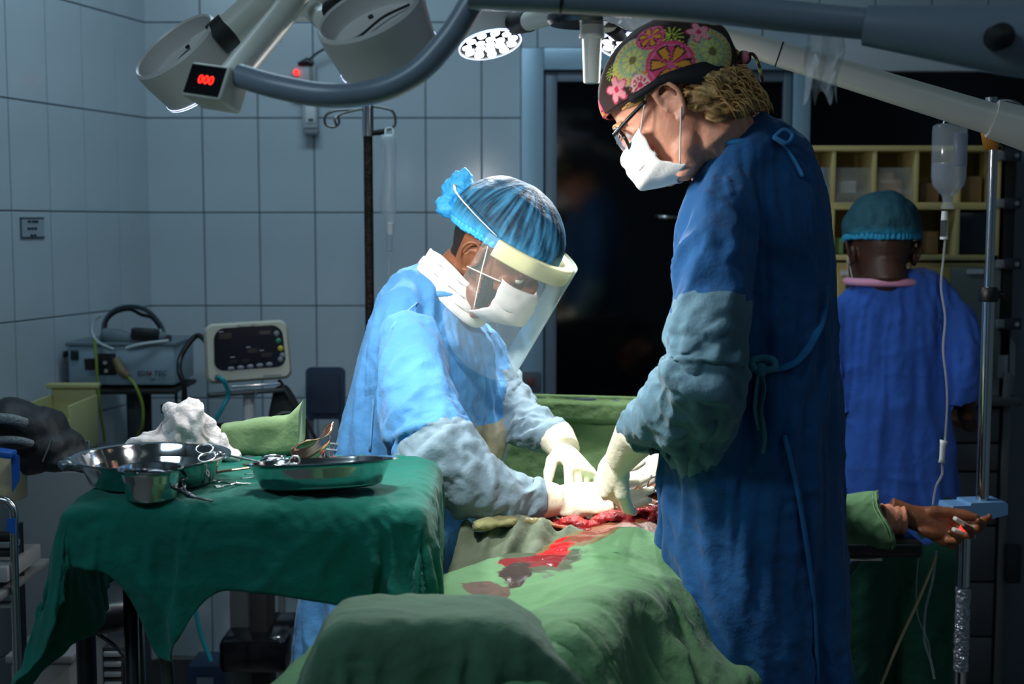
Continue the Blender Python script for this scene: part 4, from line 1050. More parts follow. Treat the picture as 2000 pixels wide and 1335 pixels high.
bm = B(); box(bm, ((TX0 + TX1) / 2, (TY0 + TY1) / 2 + .05, .03), (.5, .3, .04), None, .01); obj('base', bm, DARKST, mt, ang=40)
tc_ = B(); box(tc_, ((TX0 + TX1) / 2, (TY0 + TY1) / 2, ZM - .08), (TX1 - TX0, TY1 - TY0, .16)); tcm2 = remesh(tc_, .02, 1)
def f(u, v):
    x = (u - .5) * 1.0; y = (v - .5) * .58; a = R(-7)
    if v < .5: y *= 1 + .42 * math.exp(-((u - .46) / .05) ** 2) + .42 * math.exp(-((u - 1.0) / .18) ** 2) + .25 * math.exp(-(u / .06) ** 2)
    if x < -.36: x = -.36 + (x + .36) * (.55 + .75 * math.exp(-((v - .06) / .14) ** 2))
    return V(((TX0 + TX1) / 2 - .035 + x * math.cos(a) - y * math.sin(a), (TY0 + TY1) / 2 - .02 + x * math.sin(a) + y * math.cos(a), ZM + .006 + .0015 * noise.noise(V((x * 14, y * 14, 0)))))
bm = B(); gridf(bm, f, 96, 66); me = face_up(mesh_of(bm))
me = simulate('tablecloth', me, tcm2, 40, lambda c: 1 if TX0 + .04 < c.x < TX1 - .04 and TY0 + .04 < c.y < TY1 - .04 else 0, shrink=.08, mass=.3, bend=.12, dist=.004, air=1.5)
me = subdivide(me); folds(me, .0015, 14, 6, .0025, seed=6)
bend(me, lambda c: .016 * max(0, min(1, (ZM - .02 - c.z) / .10)) * (.3 - abs(noise.noise(V((c.x * 9 + c.z * 4, c.y * 9, c.z * 3)))) * 1.8))
TEAL = cloth_mat('teal_tablecloth', (6, 98, 84), crease=.25, var=.1)
o = obj('tablecloth', me, TEAL); tag(o, 'dark teal cloth hanging in folds over the instrument table', 'cloth'); solid(o, .002)
bvT = BVHTree.FromObject(o, bpy.context.evaluated_depsgraph_get())
ZT = ZM + .007
# sleeve of drape over the patient's upper arm
def f(u, v):
    p = W(1560, 1010, 2.9).lerp(W(1728, 1020, 2.9), u); a = -R(80) + v * R(250); fl = .045 + .03 * u
    hang = .05 * max(0, (v - .72)) * 4 * (1 - .6 * u); hang0 = .06 * max(0, .2 - v) * 4 * (1 - .7 * u)
    r_ = fl * (1 + .12 * math.sin(v * 15 + u * 4) * (.5 + u * .3))
    return p + V((.012 * math.sin(v * 9) - .02 * v, -math.cos(a) * r_ * .9 , math.sin(a) * r_ * .85 - .0 - hang - hang0))
bm = B(); gridf(bm, f, 30, 50); me = mesh_of(bm); folds(me, .004, 12, 12, .003, seed=12); o = obj('arm_drape', me, GREEN); tag(o, 'green drape covering the outstretched arm down to the wrist', 'drape'); solid(o, .003)
bm = B(); tube(bm, [f(.93, v / 30) + V((0, -.001, 0)) for v in range(31)], .0012, 5); tube(bm, [f(.97, v / 30) + V((0, -.001, 0)) for v in range(31)], .0012, 5); obj('hem', bm, cloth_mat('pale_hem', (130, 165, 120), crease=.1), o)
# pulse oximeter on the finger
oc = wr + V((.125, -.04, -.012))
ox = thing('finger_clip', 'pale grey pulse clip with a red glow on the patient\'s fingertips', 'medical sensor', tuple(oc))
for sg, nm in ((1, 'upper_jaw'), (-1, 'lower_jaw')):
    bm = B(); box(bm, oc + V((0, 0, sg * .010)), (.052, .02, .010), Euler_ if False else Matrix.Rotation(R(24 + sg * 7), 3, 'Y'), .004, 3); obj(nm, bm, mat('pale_grey_plastic', (200, 198, 190), .45), ox, ang=40)
bm = B(); box(bm, oc + V((.0, -.003, 0)), (.018, .014, .010), Matrix.Rotation(R(24), 3, 'Y'), .002); obj('sensor_light', bm, mat('red_glow', (230, 40, 40), .4, emit=(255, 50, 40), estr=2), ox)
# haemostat in the field
def clamp(name, label, tip, hinge, r1, r2, rr_=.011, th=.0022, m=STEEL, cat='clamp'):
    t = thing(name, label, cat, tuple(hinge))
    for r_ in (r1, r2):
        d = (V(r_) - hinge).normalized(); n_ = (V(r1) - V(tip)).cross(V(r2) - V(tip)); n_ = n_.normalized() if n_.length > 1e-7 else V((0, 0, 1)); s_ = n_.cross(d)
        bm = B(); e_ = V(r_) - d * rr_; tube(bm, spline([V(tip), V(tip).lerp(hinge, .5) + s_ * .001, hinge, hinge.lerp(e_, .5) + s_ * .002, e_], 5), [th * .6, th * .8, th * 1.3, th, th], 8)
        c_ = V(r_); tube(bm, [c_ + (d * math.cos(a) * 1.2 + s_ * math.sin(a)) * rr_ for a in [2 * PI * k / 20 for k in range(21)]], th * .95, 8, cap=False)
        obj('handle_arm', bm, m, t)
    bm = B(); ell(bm, hinge, (th * 1.8,) * 3, seg=10); obj('hinge_screw', bm, m, t); return t
clamp('surgical_scissors', 'steel scissors with ring handles lying beside the open wound', W(1165, 985, 2.5), W(1215, 968, 2.48), W(1281, 944, 2.46), W(1296, 992, 2.44), .0145, .0028)
bm = B(); tube(bm, spline([W(1205, 972, 2.44), W(1230, 958, 2.44), W(1250, 944, 2.43), W(1256, 926, 2.43)], 5), [.006, .006, .004, .0025], 8, flat=.5); o = obj('retractor', bm, STEEL); tag(o, 'small hooked steel retractor held at the wound', 'retractor')

# ---------------------------------------------------------- instruments on the table
MIRROR = mat('polished_steel', (205, 205, 206), .1, 1, bump=.05, bscale=8)
def basin(name, label, c, r, h, flat=1.0, rimw=.010, rot=0, tilt=None, group=None, wall=.0016):
    M = Matrix.Translation(V(c)) @ Matrix.Rotation(rot, 4, 'Z') @ (tilt.to_4x4() if tilt else Matrix.Identity(4))
    bm = B(); lathe(bm, [(0, .001), (r * .72, .001), (r * .80, .006), (r * .93, h - .004), (r * .95, h), (r + rimw * .3, h + .001), (r + rimw * .3, h - .001), (r * .95, h - .003), (r * .92, h - .008), (r * .785, .004), (r * .72, .0025), (0, .0025)], M, 56, flat)
    bmesh.ops.remove_doubles(bm, verts=bm.verts, dist=1e-6)
    o = obj(name, bm, MIRROR, ang=50, origin=V(c)); return tag(o, label, 'dish', group)
basin('basin', 'wide round steel basin in front of the white gauze', WZ(298, 942, ZT), .122, .045)
basin('bowl', 'small straight-sided steel bowl at the front edge of the table', WZ(296, 974, ZT + .002), .047, .048, rimw=.006)
basin('instrument_tray', 'large oval steel tray on the right end of the instrument table', WZ(628, 952, ZT + .006), .118, .042, .62, tilt=Matrix.Rotation(R(-2.5), 3, 'Y') @ Matrix.Rotation(R(-6), 3, 'X'))
# crumpled gauze
bm = B(); rg = random.Random(4)
for px, py, r_ in [(275, 872, .024), (300, 862, .03), (330, 850, .033), (355, 835, .036), (335, 812, .028), (378, 812, .026), (355, 810, .024), (385, 845, .03), (405, 862, .026), (330, 872, .028), (365, 872, .028), (430, 878, .02), (455, 884, .022), (440, 868, .02), (262, 884, .016), (396, 828, .02), (318, 828, .02)]:
    ell(bm, W(px, py, 2.31), (r_, r_ * .9, r_), seg=16)
me = remesh(bm, .0035, 1)
bend(me, lambda c: .016 * (.5 - abs(noise.noise(c * 17 + V((noise.noise(c * 9), 0, 0)))) * 2.6) + .006 * (.4 - abs(noise.noise(c * 40)) * 2.4))
o = obj('gauze', me, mat('white_gauze', (232, 226, 224), .9, bump=.3, bscale=220)); tag(o, 'crumpled heap of white gauze with a faint red spot', 'gauze')
# folded pale green drape pack
def f(u, v):
    x = u; top = .030 + .010 * u + .013 * max(0, (u - .8) / .2) ** 1.2; a = v * 2 * PI
    c = WZ(415, 905, ZT).lerp(WZ(572, 908, ZT), u); c.y = 2.37; hh = top; k = abs(math.cos(a)) ** .45 * (1 if math.cos(a) > 0 else -1); s_ = abs(math.sin(a)) ** .45 * (1 if math.sin(a) > 0 else -1)
    return V((c.x + .004 * math.sin(a), c.y + .035 * k, ZT + hh * .98 + s_ * hh * (.95)))
bm = B(); gridf(bm, f, 36, 40); 
for u in (0, 1): bm.faces.new([bm.verts.new(f(u, v / 40)) for v in range(40)])
bmesh.ops.remove_doubles(bm, verts=bm.verts, dist=1e-5); me = mesh_of(bm); folds(me, .003, 16, 16, .003, seed=21)
o = obj('folded_drape', me, cloth_mat('pale_green_pack', (108, 136, 96), crease=.3)); tag(o, 'pale green folded drape pack with an upturned corner behind the gauze', 'drape')
bm = B(); 
for px, py, r_ in [(580, 878, .016), (592, 888, .018), (574, 890, .014)]: ell(bm, W(px, py, 2.36), (r_, r_, r_ * 1.1))
me = remesh(bm, .004, 2); bend(me, lambda c: .005 * noise.noise(c * 50)); o = obj('folded_cloth', me, TEAL); tag(o, 'small bunched teal cloth behind the curved retractor', 'cloth')
# broad curved retractor, copper toned
bm = B(); hp = spline([W(352, 930, 2.12), W(450, 918, 2.14), W(540, 905, 2.16), W(585, 896, 2.165)], 6)
tube(bm, hp, [.004, .005, .006, .008], 10, flat=.45)
me0 = mesh_of(bm); ret = thing('curved_retractor', 'broad curved retractor blade rising from the oval tray, with a copper tone', 'retractor', tuple(W(590, 898, 2.165)))
COP = mat('copper_toned_steel', (214, 160, 130), .16, 1)
obj('handle', me0, COP, ret)
def f(u, v):
    pth = spline([W(575, 902, 2.16), W(606, 902, 2.16), W(618, 885, 2.16), W(612, 862, 2.16), W(640, 849, 2.16)], 6); i = u * (len(pth) - 1); k = int(min(i, len(pth) - 2)); p = pth[k].lerp(pth[k + 1], i - k)
    wd_ = .018 + .022 * math.sin(min(1, u * 1.15) * PI * .8)
    q = (v - .5) * 2
    return p + V((-.012 * q * q * u + .010 * q * math.sin(u * 2.5), q * wd_ * .8, 0)) + V((.5, 0, .5)) * q * wd_ * .75 + V((0, 0, .008 * q * q * u))
bm = B(); gridf(bm, f, 26, 12); solid(obj('blade', bm, COP, ret), .002)
clamp('long_forceps', 'long forceps with its ring handle resting on the rim of the basin', W(512, 902, 2.14), W(430, 885, 2.17), W(399, 877, 2.18), W(404, 893, 2.16), .012, .0022)
clamp('small_clamp', 'small steel clamp lying between the bowl and the oval tray', WZ(492, 944, ZT + .004), WZ(462, 944, ZT + .004), WZ(424, 940, ZT + .005), WZ(428, 950, ZT + .005), .006, .0018)
clamp('curved_clamp', 'dark curved clamp lying beside the small bowl', WZ(415, 978, ZT + .004), WZ(368, 966, ZT + .01), W(350, 932, 2.03), W(346, 950, 2.0), .011, .0026, DARKST)
for k, (a, b_) in enumerate([((478, 926), (560, 912)), ((470, 934), (545, 924)), ((500, 914), (575, 906))]):
    p, q = W(a[0], a[1], 2.13 - .02 * k), W(b_[0], b_[1], 2.13 - .02 * k)
    clamp('artery_clamp', ['artery clamp uppermost across the left rim of the oval tray', 'artery clamp lowest at the left rim of the oval tray', 'artery clamp farthest back on the oval tray'][k], p, p.lerp(q, .5), q + V((0, 0, .006)), q + V((0, .0, -.006)), .007, .0018)
bm = B(); ell(bm, W(533, 897, 2.17), (.022, .013, .006)); tube(bm, [W(533 + 20 * math.cos(a), 894 + 5 * math.sin(a), 2.17) for a in [k * PI / 10 for k in range(21)]], .0022, 6); o = obj('lid', bm, MIRROR); tag(o, 'small shiny steel lid beside the retractor handle', 'lid')
bm = B(); tube(bm, [W(655 + 20 * math.cos(a), 905 - 8 * math.sin(a), 2.2) for a in [k * PI / 10 for k in range(11)]], .006, 8); o = obj('blood_swab', bm, mat('bloody_swab', (190, 40, 36), .6, bump=.4, bscale=120)); tag(o, 'red blood soaked swab at the back rim of the oval tray', 'swab')
bm = B(); ell(bm, WZ(140, 903, ZT + .01), (.016, .014, .011)); ell(bm, WZ(128, 908, ZT + .01), (.012, .012, .009)); ell(bm, WZ(152, 908, ZT + .008), (.012, .012, .008)); me = remesh(bm, .003, 1); bend(me, lambda c: .003 * noise.noise(c * 120)); o = obj('foil_wrapper', me, mat('grey_foil', (120, 135, 140), .4, .6)); tag(o, 'crumpled grey wrapper at the back left corner of the table', 'wrapper')
bm = B(); p = WZ(172, 905, ZT); tube(bm, [p, p + V((0, 0, .04))], .0035, 10); box(bm, p + V((0, 0, .008)), (.022, .016, .016), None, .003); tube(bm, [p + V((.01, 0, .012)), p + V((.05, 0, .012))], .002, 6); o = obj('drill_key', bm, STEEL, ang=40); tag(o, 'small steel key with upright pin at the left of the basin', 'tool')
# ============================================================ SURGICAL LIGHT
sl_ = thing('surgical_light', 'ceiling surgical light with four round lamp heads, handle and control box above the table', 'surgical lamp', tuple(W(1140, 20, 2.95)))
LEDSPOTS = [(0, 0)] + [(.34 * math.cos(a), .34 * math.sin(a)) for a in [k * PI / 3 for k in range(6)]] + [(.70 * math.cos(a), .70 * math.sin(a)) for a in [.2 + k * PI / 5.5 for k in range(11)]]
for i, (px, py, Y, e) in enumerate(HEADS):
    p = W(px, py, Y); d = (FIELD - p).normalized()
    if i > 1: d = (d * .55 + V((.16 if i == 2 else -.14, -.05, -.75))).normalized()
    if i == 0: d = V((.5, .52, -.7)).normalized()
    r = .080; M = at(axis_rot(d, (0, 0, 1)), p)
    bm = B(); lathe(bm, [(0, -.012), (r * .86, -.012), (r * .90, -.018), (r * .92, -.042), (r * .955, -.045), (r, -.040), (r * 1.0, -.02), (r * .93, .028), (r * .95, .034), (r * .90, .036), (r * .88, .031), (0, .031)], M, 56)
    hd = obj('lamp_head', bm, mat('lamp_housing', (196, 192, 188), .38), sl_, ang=35)
    bm = B(); lathe(bm, [(r * .90, .0335), (r * .925, .0365), (r * .945, .0355), (r * .945, .031)], M, 56)
    obj('light_ring', bm, mat('lamp_edge_glow', (220, 230, 255), .4, emit=(190, 205, 255), estr=3), hd)
    bm = B(); lathe(bm, [(0, .0325), (r * .88, .0325), (r * .885, .0315)], M, 48); obj('face_plate', bm, mat('dark_face_plate', (14, 16, 22), .25, spec=.3), hd)
    for lx, ly in LEDSPOTS:
        bm = B(); lathe(bm, [(0, .0345), (.0098, .0355), (.0108, .034), (.0108, .031)], M @ Matrix.Translation((lx * r, ly * r, 0)), 16); obj('led', bm, LED, hd, smooth=True, ang=40)
    if i < 2:
        bm = B(); tube(bm, spline([M @ V(q) for q in ([(-.03, .055, -.016), (-.005, .02, -.02), (.012, -.02, -.018), (.03, -.035, -.016), (.022, -.055, -.016)])], 6), .0022, 6)
        obj('cable', bm, BLACKP, hd)
        for q in ((-.04, -.02), (-.005, -.045), (.03, .035)):
            bm = B(); tube(bm, [M @ V((q[0], q[1], -.016)), M @ V((q[0], q[1], -.012))], .004, 10); obj('screw', bm, BLACKP, hd)
def arm(name, pts, rad, m=CREAM, n=16, label=None, **k):
    bm = B(); tube(bm, pts, rad, n, **k); return obj(name, bm, m, sl_, label=label, ang=50)
# arms and joints
arm('lamp_arm', [W(448, 62, 2.22), W(560, -40, 2.25)], .028); arm('joint', [W(424, 78, 2.22), W(450, 55, 2.22)], .029, BLACKM); arm('joint', [W(400, 100, 2.24), W(428, 76, 2.22)], [.03, .024], CREAM)
arm('lamp_arm', [W(448, 158, 1.89), W(548, 35, 2.1), W(600, -40, 2.15)], .0215); 
bm = B(); lathe(bm, [(.0222, -.001), (.0222, .001)], at(axis_rot(W(548, 35, 2.1) - W(472, 140, 2.05)), W(528, 62, 2.088)), 24); obj('arm_seam', bm, BLACKP, sl_)
bm = B(); lathe(bm, [(0, -.02), (.03, -.022), (.048, -.008), (.052, .02), (.052, .06), (0, .06)], Matrix.Translation(W(598, 12, 2.3)), 32); obj('hub', bm, CREAM, sl_, ang=40)
bm = B(); lathe(bm, [(.048, -.012), (.0535, -.006), (.0535, -.001), (.05, .0)], Matrix.Translation(W(598, 14, 2.3)), 32); obj('hub_ring', bm, BLACKP, sl_)
arm('lamp_arm', [W(612, 20, 2.25), W(640, 45, 2.1), W(665, 72, 1.99)], [.018, .018, .014]); arm('joint', [W(652, 22, 2.08), W(676, 6, 2.04)], .020, BLACKM)
arm('joint', [W(1004, 46, 3.15), W(1034, 40, 3.1)], .026, BLACKM, 20); arm('lamp_arm', [W(1030, 42, 3.1), W(1120, 8, 2.98)], [.022, .034], CREAM)
arm('joint', [W(1212, 62, 3.05), W(1196, 48, 3.0)], .024, BLACKM, 20); arm('lamp_arm', [W(1200, 52, 3.02), W(1150, 15, 2.97)], [.022, .034], CREAM)
bm = B(); lathe(bm, [(0, -.008), (.075, -.008), (.082, 0), (.082, .012), (.03, .02), (.028, .07), (0, .07)], Matrix.Translation(W(1142, 42, 2.95)), 48); obj('hub', bm, mat('dark_hub_plate', (46, 50, 54), .3, .4), sl_, ang=40)
c = W(1156, 40, 2.95); s_ = 2.95 / 2600
bm = B(); lathe(bm, [(0, -.135), (.016, -.135), (.0178, -.131), (.0215, -.042), (.0215, -.040), (.028, -.038), (.028, -.032), (.0265, -.030), (.026, .0), (0, .0)], Matrix.Translation(c), 36)
obj('sterile_handle', bm, mat('white_handle', (222, 218, 205), .3), sl_, label='white removable sterile handle', ang=40)
# hanging tube frame in front
FR = mat('shaded_white_enamel', (116, 128, 142), .35)  # white paint, with the shade of its unlit side put into the colour
arm('guide_rail', spline([W(468, 148, 1.85), W(545, 170, 1.82), (W(640, 186, 1.8)), W(735, 178, 1.8), W(815, 140, 1.8), W(880, 70, 1.8), W(925, 0, 1.8), W(960, -40, 1.8)], 8), .0165, FR, 20, label='curved white guide rail, coloured blue-grey as in shade')
arm('support_arm', spline([W(915, -12, 1.78), W(1100, -4, 1.78), W(1350, 12, 1.78), W(1560, 34, 1.78), W(1700, 48, 1.78)], 4), .0205, FR, 24)
bm = B(); lathe(bm, [(.0215, -.002), (.0215, .002)], at(axis_rot(W(1100, -4, 1.78) - W(1080, -5, 1.78)), W(1096, -4, 1.78)), 24); obj('arm_seam', bm, BLACKP, sl_)
a_, b_ = W(1690, 50, 1.78), W(2060, 88, 1.70)
bm = B(); loft(bm, [(a_, .026, .024, V((0, 0, 1))), (a_.lerp(b_, .3), .033, .028, V((0, 0, 1))), (a_.lerp(b_, .75), .044, .032, V((0, 0, 1))), (b_, .046, .034, V((0, 0, 1)))], 28); obj('arm_casing', bm, FR, sl_, ang=45)
bm = B(); q = W(1962, 68, 1.665); tube(bm, [q, q + V((0, .03, 0))], .010, 16); tube(bm, [q + V((0, .006, 0)), q + V((0, .03, 0))], .016, 20); obj('pivot_bolt', bm, BLACKM, sl_)
# pale spring arm running down to the right
s0, s1 = W(1392, 66, 2.6), W(1955, 238, 2.52)
arm('spring_arm', [s0, s0.lerp(s1, .24), s1], [.019, .024, .030], mat('pale_enamel', (196, 194, 186), .36), 28)
arm('spring_arm_sleeve', [W(1938, 232, 2.52), W(2080, 275, 2.5)], [.036, .044], _m['pale_enamel'], 28)
bm = B(); lathe(bm, [(.0246, -.0012), (.0246, .0012)], at(axis_rot(s1 - s0), s0.lerp(s1, .235)), 24); obj('arm_seam', bm, BLACKP, sl_)
# control box with red digits
cb = W(422, 172, 1.86)
Rb = Matrix.Rotation(R(10), 3, 'Y') @ Matrix.Rotation(R(-26), 3, 'Z') @ Matrix.Rotation(R(-14), 3, 'X')
bm = B(); box(bm, cb, (.068, .052, .050), Rb, .005, 3); cbx = obj('control_box', bm, CREAM, sl_, ang=40)
bm = B(); box(bm, cb + Rb @ V((0, -.0262, 0)), (.060, .001, .042), Rb, 0); obj('display', bm, mat('black_display', (8, 10, 14), .15), cbx, smooth=False)
Mt = at(Rb @ Matrix(((1, 0, 0), (0, 0, -1), (0, 1, 0))), cb + Rb @ V((.002, -.0270, .0)))
text('000', .018, Mt, RED, 'digits', cbx)
# crumpled clear plastic hanging from the arm
FILM = mat('clear_film', (225, 228, 235), .12, alpha=.42, spec=.9, bump=.6, bscale=40)
def f(u, v):
    c = W(1612, 70, 1.80).lerp(W(1604, 206 - 30 * math.sin(u * 9) ** 2, 1.82), v); w_ = (u - .5) * (.046 + .004 * math.sin(v * 7))
    return c + V((w_, .012 * math.sin(u * 11 + v * 3) + .008 * noise.noise(V((u * 6, v * 6, 1))), .004 * noise.noise(V((u * 9, v * 9, 5)))))
bm = B(); gridf(bm, f, 26, 40); o = obj('plastic_film', bm, FILM); tag(o, 'torn strip of clear plastic film hanging from the shaded white lamp arm', 'plastic film')
def f(u, v):
    c = W(1178, 26, 2.6).lerp(W(1396, 44, 2.6), u); a = v * PI * 1.1; r_ = .034 * math.sin(max(.05, min(.95, u)) * PI) ** .5 + .004 * noise.noise(V((u * 22, v * 7, 3)))
    return c + V((0, -math.cos(a) * r_ * .8, -math.sin(a) * r_ - .0))
bm = B(); gridf(bm, f, 70, 18); o = obj('plastic_wrap', bm, FILM); tag(o, 'crumpled clear plastic wrap hanging behind the top of the flowered cap', 'plastic film')
# ============================================================ LEFT BACKGROUND
def bx(name, parent, m, c, s, rot=None, bev=.004, label=None, seg=2):
    bm = B(); box(bm, c, s, rot, bev, seg); return obj(name, bm, m, parent, label=label, ang=40)
def tb_(name, parent, m, pts, r, n=10, k=0, label=None, **kw):
    bm = B(); tube(bm, spline(pts, k) if k else pts, r, n, **kw); return obj(name, bm, m, parent, label=label, ang=50)
# rusty infusion stand
YS = 3.62
p0 = W(718, 190, YS); p1 = W(718, 266, YS)
iv = thing('infusion_stand', 'rusty brown infusion stand with hooked arms beside the left surgeon', 'stand', (p0.x, YS, 0))
RUST = mat('rusted_pole', (58, 40, 34), .55, .5, bump=.6, bscale=120, var=.6, vscale=60)
tb_('pole', iv, RUST, [(p0.x, YS, .06), (p0.x, YS, p1.z + .01)], .0125, 14)
tb_('upper_tube', iv, CHROME, [(p0.x, YS, p1.z), (p0.x, YS, p0.z + .006)], .0155, 16)
s_ = YS / 2600
for sg in (-1, 1):
    q = lambda px, py, dy=0: W(px, py, YS + dy)
    pts = [q(718, 212), q(690, 214), q(655, 216), q(636, 226), q(636, 243), q(652, 248), q(662, 240), q(660, 226)] if sg < 0 else [q(718, 206), q(745, 210), q(765, 216), q(772, 230), q(770, 246), q(756, 254)]
    tb_('hook', iv, mat('dull_hook_steel', (110, 112, 108), .3, 1), pts, .0035, 8, 5)
tb_('hook', iv, _m['dull_hook_steel'], [W(700, 214, YS), W(668, 222, YS - .03), W(654, 232, YS - .05), W(658, 246, YS - .05)], .003, 8, 5)
tb_('clamp_screw', iv, BLACKM, [W(726, 260, YS), W(752, 257, YS)], [.007, .004, .009], 10)
bx('base', iv, DARKST, (p0.x, YS, .03), (.42, .42, .05), None, .012)
# squeezed infusion bag with drip chamber
c = W(760, 300, YS - .03)
bag = thing('infusion_bag', 'nearly empty clear infusion bag hanging from the rusty stand', 'infusion bag', tuple(W(760, 262, YS - .03)))
BAGM = mat('milky_plastic', (205, 214, 220), .25, alpha=.42, spec=.8)
prof = [(757, 262, 13), (758, 275, 15), (760, 300, 14), (760, 350, 13), (757, 395, 16), (759, 412, 15), (762, 424, 11), (762, 436, 10)]
bm = B(); loft(bm, [(W(x, y, YS - .03), r * s_, r * s_ * .55, V((1, 0, 0))) for x, y, r in prof], 20); obj('pouch', bm, BAGM, bag)
tb_('port', bag, mat('white_plastic', (225, 228, 230), .4), [W(762, 436, YS - .03), W(762, 458, YS - .03)], [.010, .007, .008], 12)
tb_('drip_chamber', bag, CLEAR, [W(761, 456, YS - .03), W(760, 490, YS - .03)], .0085, 14)
tb_('chamber_end', bag, _m['white_plastic'], [W(760, 488, YS - .03), W(760, 494, YS - .03)], [.009, .004], 12)
tb_('drip_line', bag, TUBEM, [W(760, 494, YS - .03), W(759, 560, YS - .03), W(759, 640, YS + .02), W(750, 760, YS)], .0022, 6, 5)
tb_('hanger', bag, _m['white_plastic'], [W(752, 262, YS - .03), W(754, 250, YS - .02), W(766, 250, YS - .02), W(768, 262, YS - .03)], .0015, 6, 4)
tb_('side_line', bag, TUBEM, [W(748, 285, YS - .04), W(747, 340, YS - .05), W(744, 395, YS - .05)], .0022, 6, 4)
# wall sockets
wb = YB - .01
so = thing('wall_socket', 'white switch box with a red pilot lamp high on the tiled wall', 'socket', tuple(W(594, 185, wb)))
def pbox(name, parent, m, x0, y0, x1, y1, Y, d, bev=.003, label=None):
    a = W(x0, y0, Y); b = W(x1, y1, Y); return bx(name, parent, m, ((a.x + b.x) / 2, Y + d / 2 , (a.z + b.z) / 2), (b.x - a.x, d, a.z - b.z), None, bev, label)
OFFW = mat('aged_white_plastic', (165, 172, 176), .45)
pbox('box', so, OFFW, 572, 128, 616, 186, wb - .03, .035); pbox('cover', so, GREYP, 604, 130, 612, 184, wb - .034, .004)
tb_('pilot_lamp', so, mat('red_pilot', (230, 30, 30), .4, emit=(255, 40, 30), estr=3), [W(578, 141, wb - .03), W(578, 141, wb - .045)], .009, 12)
tb_('plug', so, BLACKP, [W(582, 126, wb - .03), W(600, 120, wb - .03), W(612, 126, wb - .03)], [.006, .014, .008], 10)
tb_('cord', so, BLACKP, [W(600, 120, wb - .03), W(622, 102, wb - .04), W(660, 80, wb - .04), W(680, 40, wb - .03)], .004, 8, 5)
so2 = thing('wall_socket', 'narrow socket strip below the red pilot lamp box', 'socket', tuple(W(604, 262, wb)))
pbox('box', so2, OFFW, 590, 188, 620, 250, wb - .03, .035); pbox('socket_face', so2, WHITEP, 596, 206, 616, 240, wb - .034, .006); pbox('lower_lip', so2, GREYP, 592, 252, 622, 262, wb - .04, .03); pbox('slot', so2, BLACKP, 602, 232, 612, 236, wb - .036, .003, 0)
so3 = thing('wall_socket', 'grey service box on the wall left of the door, low behind the green screen', 'socket', tuple(W(1035, 755, wb)))
pbox('box', so3, mat('dull_grey_box', (88, 92, 100), .5), 1000, 726, 1056, 765, wb - .06, .06); pbox('emblem', so3, mat('faded_red', (120, 60, 62), .6), 1030, 738, 1044, 752, wb - .064, .004, .001)
# sign on the left wall
def onleft(px, py):
    o = V((0, 0, CAMZ)); d = W(px, py, 2) - o; t = (CORNER - o).dot(LN) / d.dot(LN); return o + d * t + LN * .006
a, b = onleft(35, 424), onleft(83, 465); cc = (a + b) / 2; cc.z = (onleft(58, 424).z + onleft(58, 465).z) / 2
wS = (V((b.x - a.x, b.y - a.y, 0))).length; hS = onleft(58, 424).z - onleft(58, 465).z
Rl = Matrix((-LDIR, LN * -1, V((0, 0, 1)))).transposed()
sg = thing('wall_sign', 'small paper notice with three lines on the left tiled wall', 'sign', tuple(cc))
bx('sheet', sg, mat('notice_paper', (150, 160, 170), .7), cc, (wS, .002, hS), Rl, 0)
NAVY = mat('navy_ink', (20, 34, 52), .8)
for q, sz in (((-wS * .5 + .002, 0), (.004, hS)), ((0, -hS * .5 + .002), (wS, .004)), ((0, hS * .5 - .002), (wS, .003))):
    bx('border', sg, NAVY, cc + Rl @ V((q[0], -.0022, q[1])), (sz[0], .001, sz[1]), Rl, 0)
for j, (xs_, w_) in enumerate((((-.016, .004, .020), .014), ((-.018, -.002, .014), .012), ((-.006, .010), .012))):
    for x_ in xs_: bx('print_mark', sg, NAVY, cc + Rl @ V((x_, -.0022, .018 - .020 * j)), (w_, .001, .006), Rl, 0)
# electrosurgical unit on its stand
YE = 3.95
def P(px, py, dy=0): return W(px, py, YE + dy)
eu = thing('electrosurgery_unit', 'grey box shaped electrosurgery unit with plugs and a logo on a dark stand', 'medical device', tuple(P(240, 757)))
EG = mat('grey_blue_case', (134, 156, 170), .45, bump=.05)
a, b = P(132, 674), P(342, 752); bx('case', eu, EG, ((a.x + b.x) / 2, YE + .12, (a.z + b.z) / 2), (b.x - a.x, .24, a.z - b.z), None, .006)
bx('top_trim', eu, mat('case_trim', (96, 112, 122), .5), ((a.x + b.x) / 2, YE + .12, a.z + .003), (b.x - a.x + .012, .25, .012), None, .003)
def pface(name, m, x0, y0, x1, y1, d=.008, dy=-.006, par=None, bev=.002): a = P(x0, y0, dy); b = P(x1, y1, dy); return bx(name, par or eu, m, ((a.x + b.x) / 2, a.y + d / 2, (a.z + b.z) / 2), (b.x - a.x, d, a.z - b.z), None, bev)
pface('switch', mat('dark_green_switch', (14, 34, 30), .3), 137, 684, 153, 703)
pface('foot', BLACKP, 122, 686, 129, 698, .03, .02); pface('foot', BLACKP, 123, 746, 130, 757, .03, .02)
for x in (172, 180): tb_('plug', eu, BLACKP, [P(x, 700, -.03), P(x + 2, 722, -.03)], .012, 10)
pface('socket_panel', BLACKM, 188, 690, 226, 732)
for x, y in ((205, 708), (207, 724)): tb_('socket', eu, STEEL, [P(x, y, -.006), P(x, y, -.02)], .006, 12)
tb_('plug', eu, mat('brown_connector', (110, 96, 64), .5), [P(226, 700, -.02), P(236, 724, -.03), P(250, 735, -.03)], [.012, .015, .01], 10)
TXM = lambda p: at(Matrix(((1, 0, 0), (0, 0, -1), (0, 1, 0))), p)
text('EDM TEC', .021, TXM(P(297, 729, -.003)), mat('logo_ink', (24, 50, 72), .6), 'logo', eu)
text('200', .010, TXM(P(298, 741, -.003)), _m['logo_ink'], 'lettering', eu)
